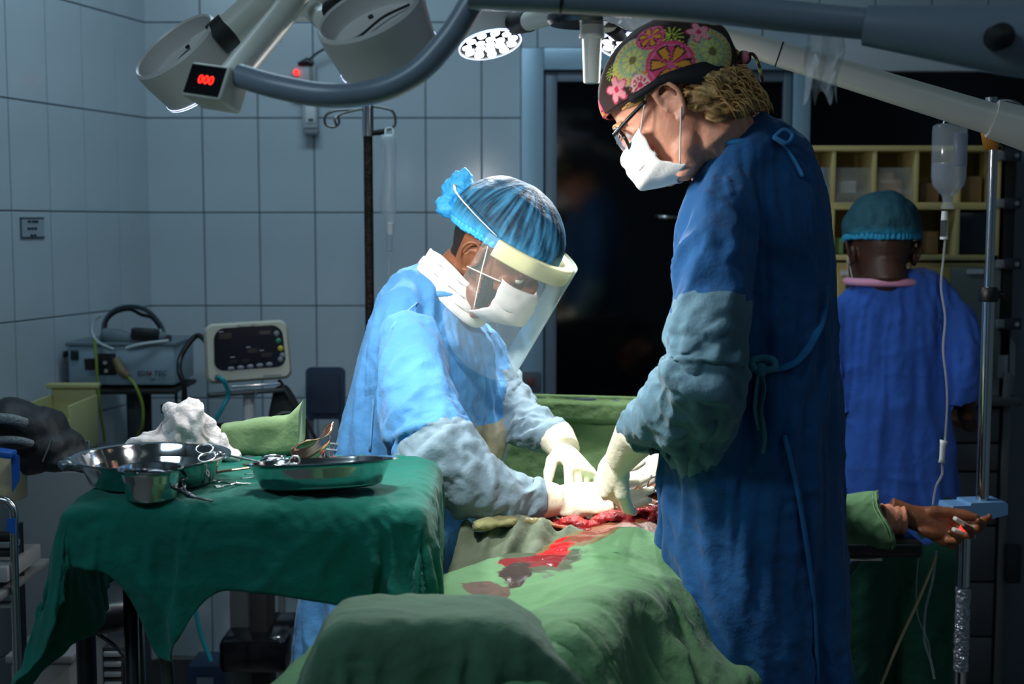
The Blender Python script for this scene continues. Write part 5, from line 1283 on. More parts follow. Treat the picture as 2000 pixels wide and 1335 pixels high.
bm = B(); tube(bm, [P(292, 729, -.002), P(292, 729, -.006)], .004, 10); obj('logo_dot', bm, mat('logo_red', (150, 50, 40), .6), eu)
es = thing('device_stand', 'dark stand with round grey column carrying the electrosurgery unit', 'stand', (P(247, 800).x, YE + .1, 0))
a, b = P(142, 758), P(346, 764); bx('shelf', es, BLACKM, ((a.x + b.x) / 2, YE + .11, (a.z + b.z) / 2 - .003), (b.x - a.x, .28, .014), None, .004)
zc = P(247, 772).z; zb_ = P(247, 758).z
bm = B(); loft(bm, [(V((P(247, 758).x, YE + .1, zb_ - .01)), .10, .07, V((1, 0, 0))), (V((P(247, 758).x, YE + .1, zc)), .04, .04, V((1, 0, 0)))], 24); obj('collar', bm, BLACKM, es)
tb_('column', es, mat('grey_column', (70, 76, 84), .5, .3), [(P(247, 800).x, YE + .1, .08), (P(247, 800).x, YE + .1, zc + .004)], .028, 20)
tb_('side_bar', es, BLACKM, [(P(272, 800).x, YE + .1, .5), (P(272, 800).x, YE + .1, zc + .01)], .010, 10)
for x in (153, 316): tb_('hook', es, BLACKM, [P(x + 28, 760, .02), P(x + 28, 802, .02), P(x, 804, .02), P(x, 790, .02)], .005, 8)
bx('base', es, BLACKM, (P(247, 800).x, YE + .1, .04), (.4, .4, .08), None, .02)
# head lamp set lying on top
hl = thing('headlamp_set', 'grey and black adjustable headband set lying on the grey device', 'headband', tuple(P(258, 674)))
tb_('headband', hl, mat('grey_band', (88, 104, 112), .6), [P(200, 668, .05), P(203, 630, .06), P(222, 606, .08), P(255, 598, .10), P(290, 608, .12), P(318, 640, .10), P(322, 668, .05)], .012, 10, 5, flat=.35, side=(0, 1, 0))
tb_('inner_pad', hl, BLACKM, [P(207, 660, .03), P(208, 628, .05), P(226, 610, .06), P(254, 604, .08), P(276, 614, .09), P(296, 620, .09), P(312, 640, .08)], .008, 8, 5, flat=.5, side=(0, 1, 0))
bm = B(); loft(bm, [(P(198, 652, .02), .02, .02, V((0, 0, 1))), (P(225, 660, .02), .03, .022, V((0, 0, 1))), (P(262, 664, .02), .02, .02, V((0, 0, 1))), (P(300, 662, .03), .02, .02, V((0, 0, 1))), (P(326, 656, .04), .014, .014, V((0, 0, 1)))], 18); me = remesh(bm, .006, 2); obj('brow_pad', me, mat('grey_band', (0, 0, 0)), hl)
a, b = P(254, 642, -.01), P(306, 664, -.01); bx('lamp_block', hl, BLACKP, ((a.x + b.x) / 2, YE + .01, (a.z + b.z) / 2), (b.x - a.x, .04, a.z - b.z), Matrix.Rotation(R(4), 3, 'Y'), .006)
WT = mat('white_cable', (176, 186, 190), .5)
tb_('cable', hl, WT, [P(198, 614, .03), P(184, 626, .03), P(180, 648, .02), P(192, 668, 0), P(222, 682, -.02)], .004, 8, 5)
tb_('cable', hl, WT, [P(246, 680, -.02), P(275, 672, -.02), P(330, 665, 0)], .005, 8, 5)
tb_('knob', hl, BLACKP, [P(326, 660, .03), P(334, 660, .03)], .010, 10)
YG = mat('yellow_green_cable', (120, 140, 50), .5)
o = tb_('ground_cable', None, YG, [P(184, 662, -.04), P(188, 700, -.05), P(190, 740, -.05), P(196, 800, -.04), P(206, 880, 0), P(206, 1000, 0), P(190, 1260, .05)], .0045, 8, 6); tag(o, 'yellow-green cable hanging straight down in front of the grey device', 'cable')
o = tb_('ground_cable', None, YG, [P(250, 736, -.03), P(264, 752, -.05), P(278, 790, -.05), P(278, 830, -.04), P(268, 860, 0), P(262, 960, .02)], .0045, 8, 6); tag(o, 'yellow-green cable curving down from the brown connector', 'cable')
# patient monitor
YM = 3.6
def Q(px, py, dy=0): return W(px, py, YM + dy)
mo = thing('patient_monitor', 'cream patient monitor with a dark front and round buttons on a pole', 'monitor', tuple(Q(484, 760)))
Rm = Matrix.Rotation(R(-2.5), 3, 'Y') @ Matrix.Rotation(R(15), 3, 'Z') @ Matrix.Rotation(R(-6), 3, 'X')
mc = Q(484, 688); k = YM / 2600
CRM = mat('aged_cream_plastic', (186, 184, 168), .45)
bm = B()
def rrect(w, h, r, n=6):
    out = []
    for cx, cy, a0 in ((w / 2 - r, h / 2 - r, 0), (-w / 2 + r, h / 2 - r, 90), (-w / 2 + r, -h / 2 + r, 180), (w / 2 - r, -h / 2 + r, 270)):
        for j in range(n + 1): a = R(a0 + 90 * j / n); out.append((cx + r * math.cos(a), cy + r * math.sin(a)))
    return out
def prism(bm, outs, Rr, c):
    """outs: list of (outline, y) joined front to back"""
    L = [[bm.verts.new(V(c) + Rr @ V((x, y, z))) for x, z in o_] for o_, y in outs]
    for a, b in zip(L, L[1:]):
        for i in range(len(a)): bm.faces.new((a[i], a[(i + 1) % len(a)], b[(i + 1) % len(a)], b[i]))
    bm.faces.new(L[0]); bm.faces.new(L[-1][::-1]); return bm
def trap(o_, t): return [(x * (1 + t * z / .1), z + .006 * math.cos(x * 12)) for x, z in o_]
prism(bm, [(trap(rrect(.214, .148, .02), -.02), -.012), (trap(rrect(.228, .162, .024), -.02), 0), (trap(rrect(.228, .162, .024), -.02), .035), (trap(rrect(.200, .14, .024), -.02), .13), (trap(rrect(.17, .12, .02), -.02), .14)], Rm, mc)
obj('case', bm, CRM, mo, ang=35)
bm = B(); prism(bm, [(trap(rrect(.186, .114, .028), -.05), -.0155), (trap(rrect(.188, .116, .028), -.05), -.010)], Rm, mc + Rm @ V((.004, 0, .008))); obj('front_panel', bm, mat('dark_glossy_panel', (22, 23, 34), .12), mo, smooth=False)
def mp(x, z, y=-.0165): return mc + Rm @ V((x + .004, y, z + .008))
for w_, h_, x, z in ((.034, .016, -.062, .040), (.030, .010, .045, .043), (.028, .012, .008, -.004), (.028, .012, .045, -.018), (.02, .01, -.045, -.03), (.02, .01, -.012, -.03)):
    bx('readout', mo, mat('unlit_readout', (12, 8, 12), .2), mp(x, z), (w_, .001, h_), Rm, 0)
for x, z in ((-.003, .006), (.032, -.005), (-.046, -.018), (-.072, .052)): bx('caption', mo, mat('pale_print', (170, 172, 180), .6), mp(x, z), (.012, .001, .0022), Rm, 0)
for j in range(5):
    bm = B(); lathe(bm, [(0, .003), (.0085, .003), (.0098, 0)], at(Rm @ Matrix.Rotation(R(90), 3, 'X'), mp(-.052 + j * .0255, -.049 + .0012 * j)), 20, .62); obj('button', bm, mat('grey_button', (120, 124, 130), .4), mo)
for x, z, m_ in ((.075, .038, GREYP), (.079, .018, mat('green_button', (40, 130, 96), .4)), (.083, -.003, mat('yellow_button', (190, 170, 40), .4)), (.087, -.022, GREYP), (.081, -.033, GREYP)):
    bm = B(); lathe(bm, [(0, .003), (.0065, .003), (.0078, 0)], at(Rm @ Matrix.Rotation(R(90), 3, 'X'), mp(x, z)), 20); obj('button', bm, m_, mo)
bm = B(); prism(bm, [([(.024 * math.cos(a), .008 * math.sin(a)) for a in [PI + PI * j / 10 for j in range(11)]], -.018), ([(.024 * math.cos(a), .008 * math.sin(a)) for a in [PI + PI * j / 10 for j in range(11)]], -.012)], Rm, mc + Rm @ V((0, 0, .078))); obj('alarm_lens', bm, CRM, mo, smooth=False)
bx('print_mark', mo, GREYP, mc + Rm @ V((.06, -.0122, -.067)), (.05, .001, .004), Rm, 0)
tb_('sensor_socket', mo, DARKST, [mc + Rm @ V((-.085, -.01, -.062)), mc + Rm @ V((-.085, -.022, -.062))], .008, 14)
TL = mat('turquoise_tube', (14, 140, 156), .4)
o = tb_('turquoise_hose', None, TL, [mc + Rm @ V((-.083, -.025, -.062)), mc + Rm @ V((-.072, -.04, -.07)), Q(446, 770, -.04), Q(432, 800, -.05), Q(410, 840, -.05), Q(392, 900, -.05), Q(380, 1000, -.02), Q(378, 1150, 0), Q(390, 1230, 0), Q(412, 1290, 0)], .0062, 10, 6); tag(o, 'turquoise hose from the monitor down behind the instrument table', 'hose')
o = tb_('black_hose', None, BLACKP, [mc + Rm @ V((-.10, .05, .03)), Q(385, 655, .05), Q(356, 690, .03), Q(350, 722, 0), Q(360, 760, 0), Q(356, 830, .02), Q(352, 920, .02)], .0075, 10, 6); tag(o, 'thick black hose looping left of the monitor', 'hose')
ms_ = thing('monitor_stand', 'white pole stand with tray under the cream monitor', 'stand', (Q(481, 800).x, YM, 0))
bx('tray', ms_, mat('dark_grey_metal', (66, 70, 74), .4, .4), Q(478, 766, .05), (.20, .16, .012), Rm, .004); bx('front_lip', ms_, STEEL, Q(500, 752, -.03), (.13, .008, .006), Rm, .001)
tb_('knob', ms_, STEEL, [Q(499, 760, -.04), Q(499, 772, -.04)], .004, 8)
tb_('pole', ms_, WHITEP, [(Q(481, 800).x, YM + .04, .08), (Q(481, 800).x, YM + .04, Q(481, 764).z)], .0165, 18)
tb_('pole_collar', ms_, WHITEP, [Q(484, 835, .04), Q(484, 852, .04)], .024, 16)
bx('crossbar', ms_, BLACKM, Q(440, 832, .08), (.20, .02, .018), None, .004)
bx('base', ms_, WHITEP, (Q(481, 800).x, YM + .04, .04), (.36, .36, .06), None, .02)
# dark bag hanging on the stand and a cuff roll
bm = B(); loft(bm, [(Q(548, 752, .06), .016, .012, V((1, 0, 0))), (Q(556, 790, .06), .042, .02, V((1, 0, 0))), (Q(560, 830, .06), .058, .03, V((1, 0, 0))), (Q(562, 880, .06), .065, .035, V((1, 0, 0)))], 20); me = remesh(bm, .008, 2); folds(me, .003, 20, 8)
hb_ = thing('cuff_bag', 'dark bag with a black strap hanging right of the monitor', 'bag', tuple(Q(560, 880, .06))); obj('pouch', me, mat('dark_olive_fabric', (36, 42, 42), .85), hb_)
tb_('strap', hb_, BLACKM, [Q(545, 742, .02), Q(565, 772, 0), Q(590, 810, 0), Q(610, 845, 0), Q(640, 900, .02)], .007, 8, 5, flat=.5); tb_('cord', hb_, GREYP, [Q(530, 830, 0), Q(545, 808, 0), Q(570, 806, 0), Q(592, 822, 0)], .0025, 6, 5)
# blue chair
YC = 4.15
ch = thing('chair', 'dark blue plastic chair against the tiled wall', 'chair', (W(635, 800, YC).x, YC, 0))
BLU = mat('dark_blue_plastic', (28, 50, 78), .45)
a, b = W(596, 717, YC), W(674, 818, YC)
bm = B(); prism(bm, [(rrect(b.x - a.x, a.z - b.z, .018), 0), (rrect(b.x - a.x, a.z - b.z, .018), .02)], Matrix.Rotation(R(-4), 3, 'X'), (a + b) / 2); obj('backrest', bm, BLU, ch, ang=40)
a2, b2 = W(606, 728, YC - .005), W(664, 806, YC - .005); bm = B(); prism(bm, [(rrect(b2.x - a2.x, a2.z - b2.z, .01), 0), (rrect(b2.x - a2.x, a2.z - b2.z, .01), .01)], Matrix.Rotation(R(-4), 3, 'X'), (a2 + b2) / 2 + V((0, -.008, 0))); obj('back_recess', bm, mat('darker_blue_plastic', (24, 42, 66), .5), ch, ang=40)
cx_ = W(635, 800, YC).x; zs = .62
bx('seat', ch, BLU, (cx_, YC - .2, zs), (.34, .36, .03), None, .012)
for sx in (-1, 1):
    for yy in (-.36, .0): tb_('leg', ch, GREYP, [(cx_ + sx * .14, YC + yy, zs), (cx_ + sx * .15, YC + yy * 1.05, .01)], .011, 10)
    tb_('back_post', ch, GREYP, [(cx_ + sx * .05, YC + .02, zs), (cx_ + sx * .05, YC + .02, b.z + .02)], .011, 10)
# yellow crate
YK = 3.55
ck = thing('crate', 'yellow plastic crate with cut-out slots behind the black bag', 'crate', tuple(W(95, 860, YK)))
YEL = mat('pale_yellow_plastic', (176, 172, 120), .5)
a, b = W(40, 778, YK), W(112, 860, YK); xr = W(134, 800, YK).x
zt_, zb_ = a.z, b.z - .05; cy = YK
tb_('stand_leg', ck, YEL, [(a.x + .02, cy + .1, zb_), (a.x + .02, cy + .1, zb_ + .01)], .01, 8)
bx('front_panel', ck, YEL, ((a.x + xr) / 2, cy, (zt_ + zb_) / 2 - .02), (xr - a.x, .008, zt_ - zb_ - .07), Matrix.Rotation(R(3), 3, 'Y'), .002)
bx('back_panel', ck, YEL, ((a.x + xr) / 2, cy + .24, (zt_ + zb_) / 2), (xr - a.x, .008, zt_ - zb_), None, .002)
for x in (a.x, xr): bx('side_panel', ck, YEL, (x, cy + .12, (zt_ + zb_) / 2 - .01), (.008, .24, zt_ - zb_ - .02), None, .002)
bx('bottom', ck, YEL, ((a.x + xr) / 2, cy + .12, zb_), (xr - a.x, .24, .01), None, .002)
bx('rim', ck, YEL, ((a.x + xr) / 2, cy + .24, zt_ + .006), (xr - a.x + .02, .03, .014), None, .003)
for j in range(4): bx('slot', ck, BLACKM, (a.x + .05 + j * .022, cy - .005, zt_ - .115), (.008, .002, .045), Matrix.Rotation(R(18), 3, 'Y'), 0)
text('AUA', .035, TXM(V((xr - .035, cy - .006, zb_ + .055))), BLACKM, 'lettering', ck, sx=.7)
sh_ = thing('side_cupboard', 'low grey cupboard under the yellow crate, behind the instrument table', 'cupboard', (W(60, 900, 3.7).x, 3.66, 0))
bx('body', sh_, mat('grey_cupboard', (84, 90, 96), .5), (W(60, 900, 3.7).x + .12, 3.70, zb_ / 2 - .004), (.24, .34, zb_ - .008), None, .004); bx('door', sh_, GREYP, (W(60, 900, 3.7).x + .12, 3.525, zb_ / 2), (.23, .012, zb_ - .06), None, .003)
# black padded cover / bag on the left
YL = 2.9
bm = B(); 
for px, py, rx, rz_ in [(10, 830, .10, .06), (60, 840, .08, .055), (100, 870, .07, .04), (140, 895, .06, .025), (40, 880, .12, .05), (170, 905, .05, .016), (0, 860, .12, .07)]:
    ell(bm, W(px, py, YL), (rx, .09, rz_))
me = remesh(bm, .008, 3); folds(me, .006, 9, 9, .003, seed=30)
blb = thing('equipment_bag', 'large black quilted bag at the left edge behind the instrument table', 'bag', tuple(W(60, 925, YL)))
obj('cover', me, mat('black_nylon', (17, 19, 24), .6, bump=.4, bscale=30), blb)
tb_('zip', blb, STEEL, [W(100, 858, YL - .085), W(92, 880, YL - .09), W(84, 900, YL - .085)], .003, 6, 4)
o = tb_('breathing_hose', None, mat('translucent_grey_hose', (120, 128, 130), .4, bump=.6, bscale=160), [W(-30, 815, YL - .12), W(20, 818, YL - .12), W(50, 826, YL - .10)], .011, 12, 6); tag(o, 'upper grey hose lying over the black bag', 'hose')
o = tb_('breathing_hose', None, _m['translucent_grey_hose'], [W(-30, 862, YL - .13), W(10, 858, YL - .13), W(40, 860, YL - .12), W(62, 866, YL - .10)], .008, 12, 6); tag(o, 'lower grey hose lying over the black bag', 'hose')
# trolley with steel tube frame at the far left
YT = 2.75
tr = thing('trolley', 'steel tube trolley with cream drum and blue tape at the left edge', 'trolley', (W(10, 1100, YT).x, YT + .1, 0))
tb_('frame_tube', tr, STEEL, [W(-60, 975, YT), W(0, 975, YT), W(20, 985, YT), W(28, 1010, YT), W(28, 1100, YT), V((W(28, 1200, YT).x, YT, .03))], .009, 12, 5)
tb_('leg', tr, DARKST, [V((W(40, 1200, YT + .1).x, YT + .1, W(0, 1040, YT).z)), V((W(40, 1200, YT + .1).x, YT + .1, .03))], .012, 12)
for y, m_ in ((1046, BLACKM), (1060, STEEL), (1078, BLACKM)): bx('rail', tr, m_, W(-20, y, YT + .02), (.12, .03, .014), None, .003)
bx('shelf', tr, mat('grey_shelf', (110, 112, 112), .5), W(-10, 1130, YT + .1), (.14, .3, .016), None, .004); bx('drawer', tr, mat('grey_drawer', (150, 152, 154), .5), W(-5, 1098, YT + .08), (.12, .2, .035), None, .004)
bm = B(); lathe(bm, [(0, 0), (.07, 0), (.072, .005), (.072, .09), (.064, .10), (.064, .106), (0, .106)], Matrix.Translation(W(-14, 972, YT + .1) - V((0, 0, .0))), 30); obj('drum', bm, mat('cream_drum', (170, 160, 128), .5), tr, ang=40)
tb_('rail', tr, STEEL, [W(-40, 1180, YT), W(28, 1180, YT)], .008, 10)
TAPE = mat('blue_tape', (20, 84, 170), .5)
for k_, (pp) in enumerate([[(22, 882), (38, 890), (40, 935), (24, 962)], [(14, 1012), (30, 1012), (30, 1044), (12, 1036)]]):
    bm = B(); L = [W(x, y, YT - .02) for x, y in pp]; vs = [bm.verts.new(p_) for p_ in L]; bm.faces.new(vs); solid(obj('tape', bm, TAPE, tr, smooth=False), .002)
bx('folded_tape', tr, TAPE, W(4, 884, YT - .02), (.05, .04, .014), Matrix.Rotation(R(8), 3, 'Y'), .004)
# stool
YO = 2.55
so_ = W(186, 1190, YO)
st = thing('stool', 'round black vinyl stool under the instrument table', 'stool', (so_.x, YO, 0))
bm = B(); lathe(bm, [(0, .03), (.07, .029), (.09, .022), (.096, .008), (.096, -.01), (.088, -.026), (.07, -.030), (0, -.030)], at(Matrix.Rotation(R(-3), 3, 'Y'), so_), 40); obj('seat', bm, mat('black_vinyl', (0, 0, 0)), st)
tb_('post', st, BLACKP, [so_ - V((.02, 0, .03)), V((so_.x - .02, YO, .1))], .019, 16)
tb_('lever', st, DARKST, [so_ + V((0, -.02, -.035)), W(232, 1268, YO - .03), W(278, 1330, YO - .03)], .004, 8, 4)
for j in range(5):
    a = 2 * PI * j / 5 + .3; e_ = V((so_.x - .02 + .2 * math.cos(a), YO + .2 * math.sin(a), .05)); tb_('foot', st, BLACKP, [V((so_.x - .02, YO, .1)), e_], [.02, .012], 10); bm = B(); ell(bm, e_ - V((0, 0, .025)), (.014, .022, .025)); obj('caster', bm, BLACKP, st)
# anaesthesia column with black base
YA2 = 3.3
an = thing('equipment_column', 'tall dark equipment column with glossy black box, right of the stool', 'equipment column', (W(495, 1200, YA2).x, YA2 + .08, 0))
a, b = W(440, 1105, YA2), W(524, 1335, YA2)
bx('column_front', an, BLACKM, ((W(466, 1, YA2).x + b.x) / 2, YA2 + .06, .66 * .5 + .1), (b.x - W(466, 1, YA2).x, .12, a.z + .1 - .1), None, .006)
bx('column_side', an, mat('grey_metal_side', (78, 82, 84), .45, .3), ((a.x + W(465, 1, YA2).x) / 2, YA2 + .09, .43), (W(465, 1, YA2).x - a.x, .1, a.z + .1), None, .004)
a, b = W(420, 1258, YA2 - .1), W(556, 1325, YA2 - .1)
bx('lower_box', an, mat('glossy_black', (8, 8, 12), .15), ((a.x + b.x) / 2, YA2 + .06, (a.z + b.z) / 2), (b.x - a.x, .26, a.z - b.z), None, .016)
bx('base', an, GREYP, ((a.x + b.x) / 2, YA2 + .06, .05), (.14, .2, .1), None, .01)
tb_('latch', an, STEEL, [W(534, 1246, YA2 - .1), W(545, 1244, YA2 - .1), W(549, 1254, YA2 - .1)], .004, 8, 4)
# coiled cord
bm = B(); a, b = W(595, 1072, 3.7), W(598, 1228, 3.7); N = 150
tube(bm, [a.lerp(b, t / N) + V((.0135 * math.cos(t * .42), .0135 * math.sin(t * .42), 0)) for t in range(N + 1)], .0032, 6)
o = obj('coiled_cord', bm, BLACKP); tag(o, 'black coiled cord hanging left of the light blue gown', 'cord')
o = tb_('hanging_hose', None, TL, [W(214, 1335, 3.2), W(222, 1300, 3.2), W(240, 1290, 3.2), W(222, 1320, 3.2), W(246, 1300, 3.18)], .006, 8, 6); tag(o, 'turquoise hose coiled low beside the stool', 'hose')
# wire basket behind the tray
YW = 2.75
bk = thing('wire_basket', 'white wire basket between the copper retractor and the blue gown', 'basket', tuple(W(645, 905, YW)))
WW = mat('white_wire', (150, 156, 158), .4)
for y in (866, 878, 898): tb_('rim_wire', bk, WW, [W(612, y - 4, YW), W(640, y - 1, YW - .02), W(672, y + 3, YW)], .0022, 6, 3)
for x in range(616, 673, 9): tb_('wire', bk, WW, [W(x, 864, YW - .01), W(x, 900, YW - .01)], .0014, 6)
bsk = W(645, 905, YW); tb_('bracket', bk, WW, [W(645, 898, YW - .012), W(645, 930, YW), V((bsk.x, YW, .9))], .003, 6)
# low items by the floor
bx0 = thing('storage_box', 'pale grey storage box standing low at the left wall', 'box', (W(70, 1310, 3.2).x, 3.3, 0))
a, b = W(20, 1282, 3.2), W(138, 1335, 3.2); bx('body', bx0, mat('pale_grey_box', (128, 130, 132), .6), ((a.x + b.x) / 2, 3.35, a.z / 2), (b.x - a.x, .3, a.z - .012), None, .006); bx('lid', bx0, mat('pale_grey_box', (0, 0, 0)), ((a.x + b.x) / 2, 3.35, a.z - .004), (b.x - a.x + .02, .32, .02), None, .005)
bx1 = thing('step_box', 'blue plastic box with a label on the floor by the black column', 'box', (W(400, 1320, 3.9).x, 3.95, 0))
a, b = W(366, 1300, 3.9), W(436, 1335, 3.9); bx('body', bx1, mat('blue_box', (34, 58, 92), .5), ((a.x + b.x) / 2, 3.97, a.z / 2), (b.x - a.x, .14, a.z), None, .006)
bx('label', bx1, mat('label_white', (120, 140, 160), .6), ((a.x + b.x) / 2, 3.897, a.z - .05), (.05, .002, .03), None, 0)
bm = B(); lathe(bm, [(0, 0), (.07, 0), (.1, .03), (.1, .05), (.085, .05), (.085, .035), (.06, .01), (0, .008)], Matrix.Translation((W(330, 1310, 4.0).x, 4.0, .0)), 32); o = obj('floor_basin', bm, mat('grey_basin', (70, 76, 80), .5), ang=40); tag(o, 'grey plastic basin on the floor near the back wall', 'basin')
# multi-socket strip and cables beside the stool
ps = thing('power_strip_tower', 'dark rack of plugs with turquoise and blue leads beside the stool', 'power strip', (W(218, 1290, 3.0).x, 3.05, 0))
a, b = W(196, 1262, 3.0), W(240, 1335, 3.0); bx('body', ps, BLACKM, ((a.x + b.x) / 2, 3.05, a.z / 2), (b.x - a.x, .08, a.z - .01), None, .004)
for j in range(5): bx('socket', ps, GREYP, ((a.x + b.x) / 2, 3.007, a.z - .02 - j * .024), (.04, .01, .012), None, .003)
bx('blue_plug', ps, TAPE, (W(258, 1300, 3.0).x, 3.02, a.z - .06), (.02, .03, .08), None, .004)

# ============================================================ RIGHT SIDE
YQ = 4.02
def K(px, py, dy=0): return W(px, py, YQ + dy)
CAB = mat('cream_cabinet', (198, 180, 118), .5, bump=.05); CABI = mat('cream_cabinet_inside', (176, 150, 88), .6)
X0, X1 = K(1546, 300).x, K(1957, 300).x; ZT0, ZB0 = K(1750, 284).z, K(1750, 508).z
xs = [K(x, 400).x for x in (1546, 1628, 1708, 1790, 1873, 1957)]; zsh = K(1750, 402).z
cb_ = thing('shelf_cabinet', 'cream wall cabinet of open compartments behind the nurse', 'cabinet', ((X0 + X1) / 2, YQ + .1, ZB0))
D = .2; th2 = .016
bx('top', cb_, CAB, ((X0 + X1) / 2, YQ + D / 2, ZT0 - th2 / 2), (X1 - X0, D, th2), None, .002)
bx('bottom', cb_, CAB, ((X0 + X1) / 2, YQ + D / 2, ZB0 + th2 / 2), (X1 - X0, D, th2), None, .002)
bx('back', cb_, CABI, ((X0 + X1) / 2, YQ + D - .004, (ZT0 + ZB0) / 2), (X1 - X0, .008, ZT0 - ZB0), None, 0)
for x in (X0 + .008, X1 - .008): bx('side', cb_, CAB, (x, YQ + D / 2, (ZT0 + ZB0) / 2), (th2, D, ZT0 - ZB0), None, .002)
bx('shelf', cb_, CAB, ((X0 + X1) / 2, YQ + D / 2, zsh), (X1 - X0 - .03, D - .01, .022), None, .002)
for x in xs[1:-1]:
    for za, zb2 in ((ZT0 - th2, zsh + .011), (zsh - .011, ZB0 + th2)): bx('divider', cb_, CAB, (x, YQ + D / 2, (za + zb2) / 2), (.012, D - .01, za - zb2), None, .001)
PAN = mat('clear_bin_front', (190, 190, 180), .12, alpha=.22, spec=.9)
for j in (0, 1, 2): 
    bx('bin_front', cb_, PAN, ((xs[j] + xs[j + 1]) / 2, YQ + .012, (ZT0 + zsh) / 2 - .03), (xs[j + 1] - xs[j] - .016, .004, (ZT0 - zsh) * .62), Matrix.Rotation(R(-8), 3, 'X'), .001)
bx('bin_front', cb_, mat('smoked_bin_front', (30, 34, 44), .2), ((xs[4] + xs[5]) / 2, YQ + .02, (zsh + ZB0) / 2), (xs[5] - xs[4] - .02, .004, zsh - ZB0 - .04), None, .001, label='dark smoked bin front')
pk = thing('supply_box', 'white and clear pack in the second upper compartment of the cream cabinet', 'box', tuple(K(1660, 395, .06)))
bx('carton', pk, WHITEP, K(1652, 366, .08), (.05, .05, .035), None, .003); bx('tray', pk, PAN, K(1665, 382, .07), (.10, .08, .02), None, .003)
bo_ = thing('spray_bottle', 'light blue plastic bottle in the first compartment of the cream cabinet', 'bottle', tuple(K(1604, 398, .06)))
bm = B(); lathe(bm, [(0, 0), (.022, 0), (.024, .004), (.024, .055), (.010, .075), (.010, .085), (0, .085)], Matrix.Translation(V((K(1604, 398, .06).x, YQ + .06, zsh + .012))), 24); obj('body', bm, mat('light_blue_plastic', (70, 140, 190), .35), bo_, ang=40)
bm = B(); lathe(bm, [(.012, .083), (.013, .085), (.013, .105), (0, .106)], Matrix.Translation(V((K(1604, 398, .06).x, YQ + .06, zsh + .012))), 16); obj('cap', bm, mat('blue_cap', (40, 120, 190), .4), bo_, ang=40)
for j, (px, w_, h_, rgb) in enumerate([(1642, .04, .05, (150, 190, 130)), (1700, .05, .06, (190, 160, 110)), (1735, .04, .045, (200, 190, 160)), (1826, .05, .07, (150, 116, 70))]):
    o = None; bm = B(); box(bm, (K(px, 500).x, YQ + .09, ZB0 + th2 + h_ / 2 + .001), (w_, .08, h_), None, .004); o = obj('packet', bm, mat('packet_%s' % 'abcd'[j], rgb, .6), ang=40)
    tag(o, ['pale green packet low in the second compartment row', 'tan packet behind the nurse\'s cap in the lower row', 'cream packet behind the nurse\'s cap in the lower row', 'brown packet in the lower row right of the nurse\'s head'][j], 'packet')
for j, (px, w_, h_, rgb) in enumerate([(1735, .07, .09, (206, 150, 84)), (1765, .03, .07, (190, 130, 76)), (1830, .06, .06, (140, 110, 74)), (1912, .07, .08, (140, 116, 78))]):
    bm = B(); box(bm, (K(px, 390).x, YQ + .11, zsh + .012 + h_ / 2), (w_, .07, h_), None, .004); o = obj('carton', bm, mat('carton_%s' % 'abcd'[j], rgb, .6), ang=40)
    tag(o, ['orange-brown carton in the third upper compartment', 'narrow brown carton at the right of the third upper compartment', 'dull brown carton behind the hanging bottle', 'dull brown carton in the last upper compartment'][j], 'carton')
lc = thing('lower_cabinet', 'cream cabinet with labelled tilt-out doors under the open compartments', 'cabinet', ((X0 + X1) / 2, YQ + .1, K(1750, 760).z))
zt2, zb2 = K(1750, 513).z, K(1750, 755).z
bx('body', lc, CAB, ((X0 + X1) / 2, YQ + .12, (zt2 + zb2) / 2), (X1 - X0, .2, zt2 - zb2), None, .003)
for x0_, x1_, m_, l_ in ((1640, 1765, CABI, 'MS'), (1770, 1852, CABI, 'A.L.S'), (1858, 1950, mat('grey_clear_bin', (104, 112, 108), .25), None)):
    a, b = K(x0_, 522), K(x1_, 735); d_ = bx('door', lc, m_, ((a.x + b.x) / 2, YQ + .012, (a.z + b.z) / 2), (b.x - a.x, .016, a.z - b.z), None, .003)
    if l_: bx('label', d_, WHITEP, K(x0_ + 36 if l_ != 'MS' else x0_ + 15, 533, -.0), (.04, .004, .014), None, 0); l_ != 'MS' and text(l_, .011, TXM(K(x0_ + 36 if l_ != 'MS' else x0_ + 15, 533, -.004)), BLACKP, 'lettering', d_)
    else: bx('label', d_, mat('clear_label', (190, 200, 205), .5), K(1905, 530, 0), (.05, .004, .014), None, 0)
# drawer unit
du = thing('drawer_unit', 'grey drawer unit on the floor right of the nurse', 'drawer unit', ((K(1800, 900).x + K(1955, 900).x) / 2, YQ + .05, 0))
DG = mat('grey_drawer_front', (92, 92, 98), .5); xl, xr2 = K(1640, 900).x, K(1955, 900).x
zt3 = K(1850, 792).z
bx('carcass', du, mat('dark_carcass', (40, 42, 46), .6), ((xl + xr2) / 2, YQ + .16, zt3 / 2), (xr2 - xl, .26, zt3), None, .003)
yy = [796, 866, 922, 1028, 1138, 1245, 1340]
for a_, b_ in zip(yy, yy[1:]):
    za, zb3 = K(1850, a_ + 2).z, K(1850, b_ - 2).z
    zb3 = max(zb3, .03)
    if za - zb3 < .01: continue
    bx('drawer', du, DG, ((xl + xr2) / 2, YQ + .02, (za + zb3) / 2), (xr2 - xl - .01, .022, za - zb3), None, .004)
bx('side_post', du, mat('pale_grey_post', (110, 110, 112), .5), (K(1965, 900).x, YQ + .03, (zt3 + .1) / 2), (.022, .05, zt3 + .1), None, .003)
bx('worktop', du, mat('worktop_grey', (84, 86, 88), .5), ((xl + xr2) / 2 + .02, YQ + .13, zt3 + .014), (xr2 - xl + .06, .32, .024), None, .004)
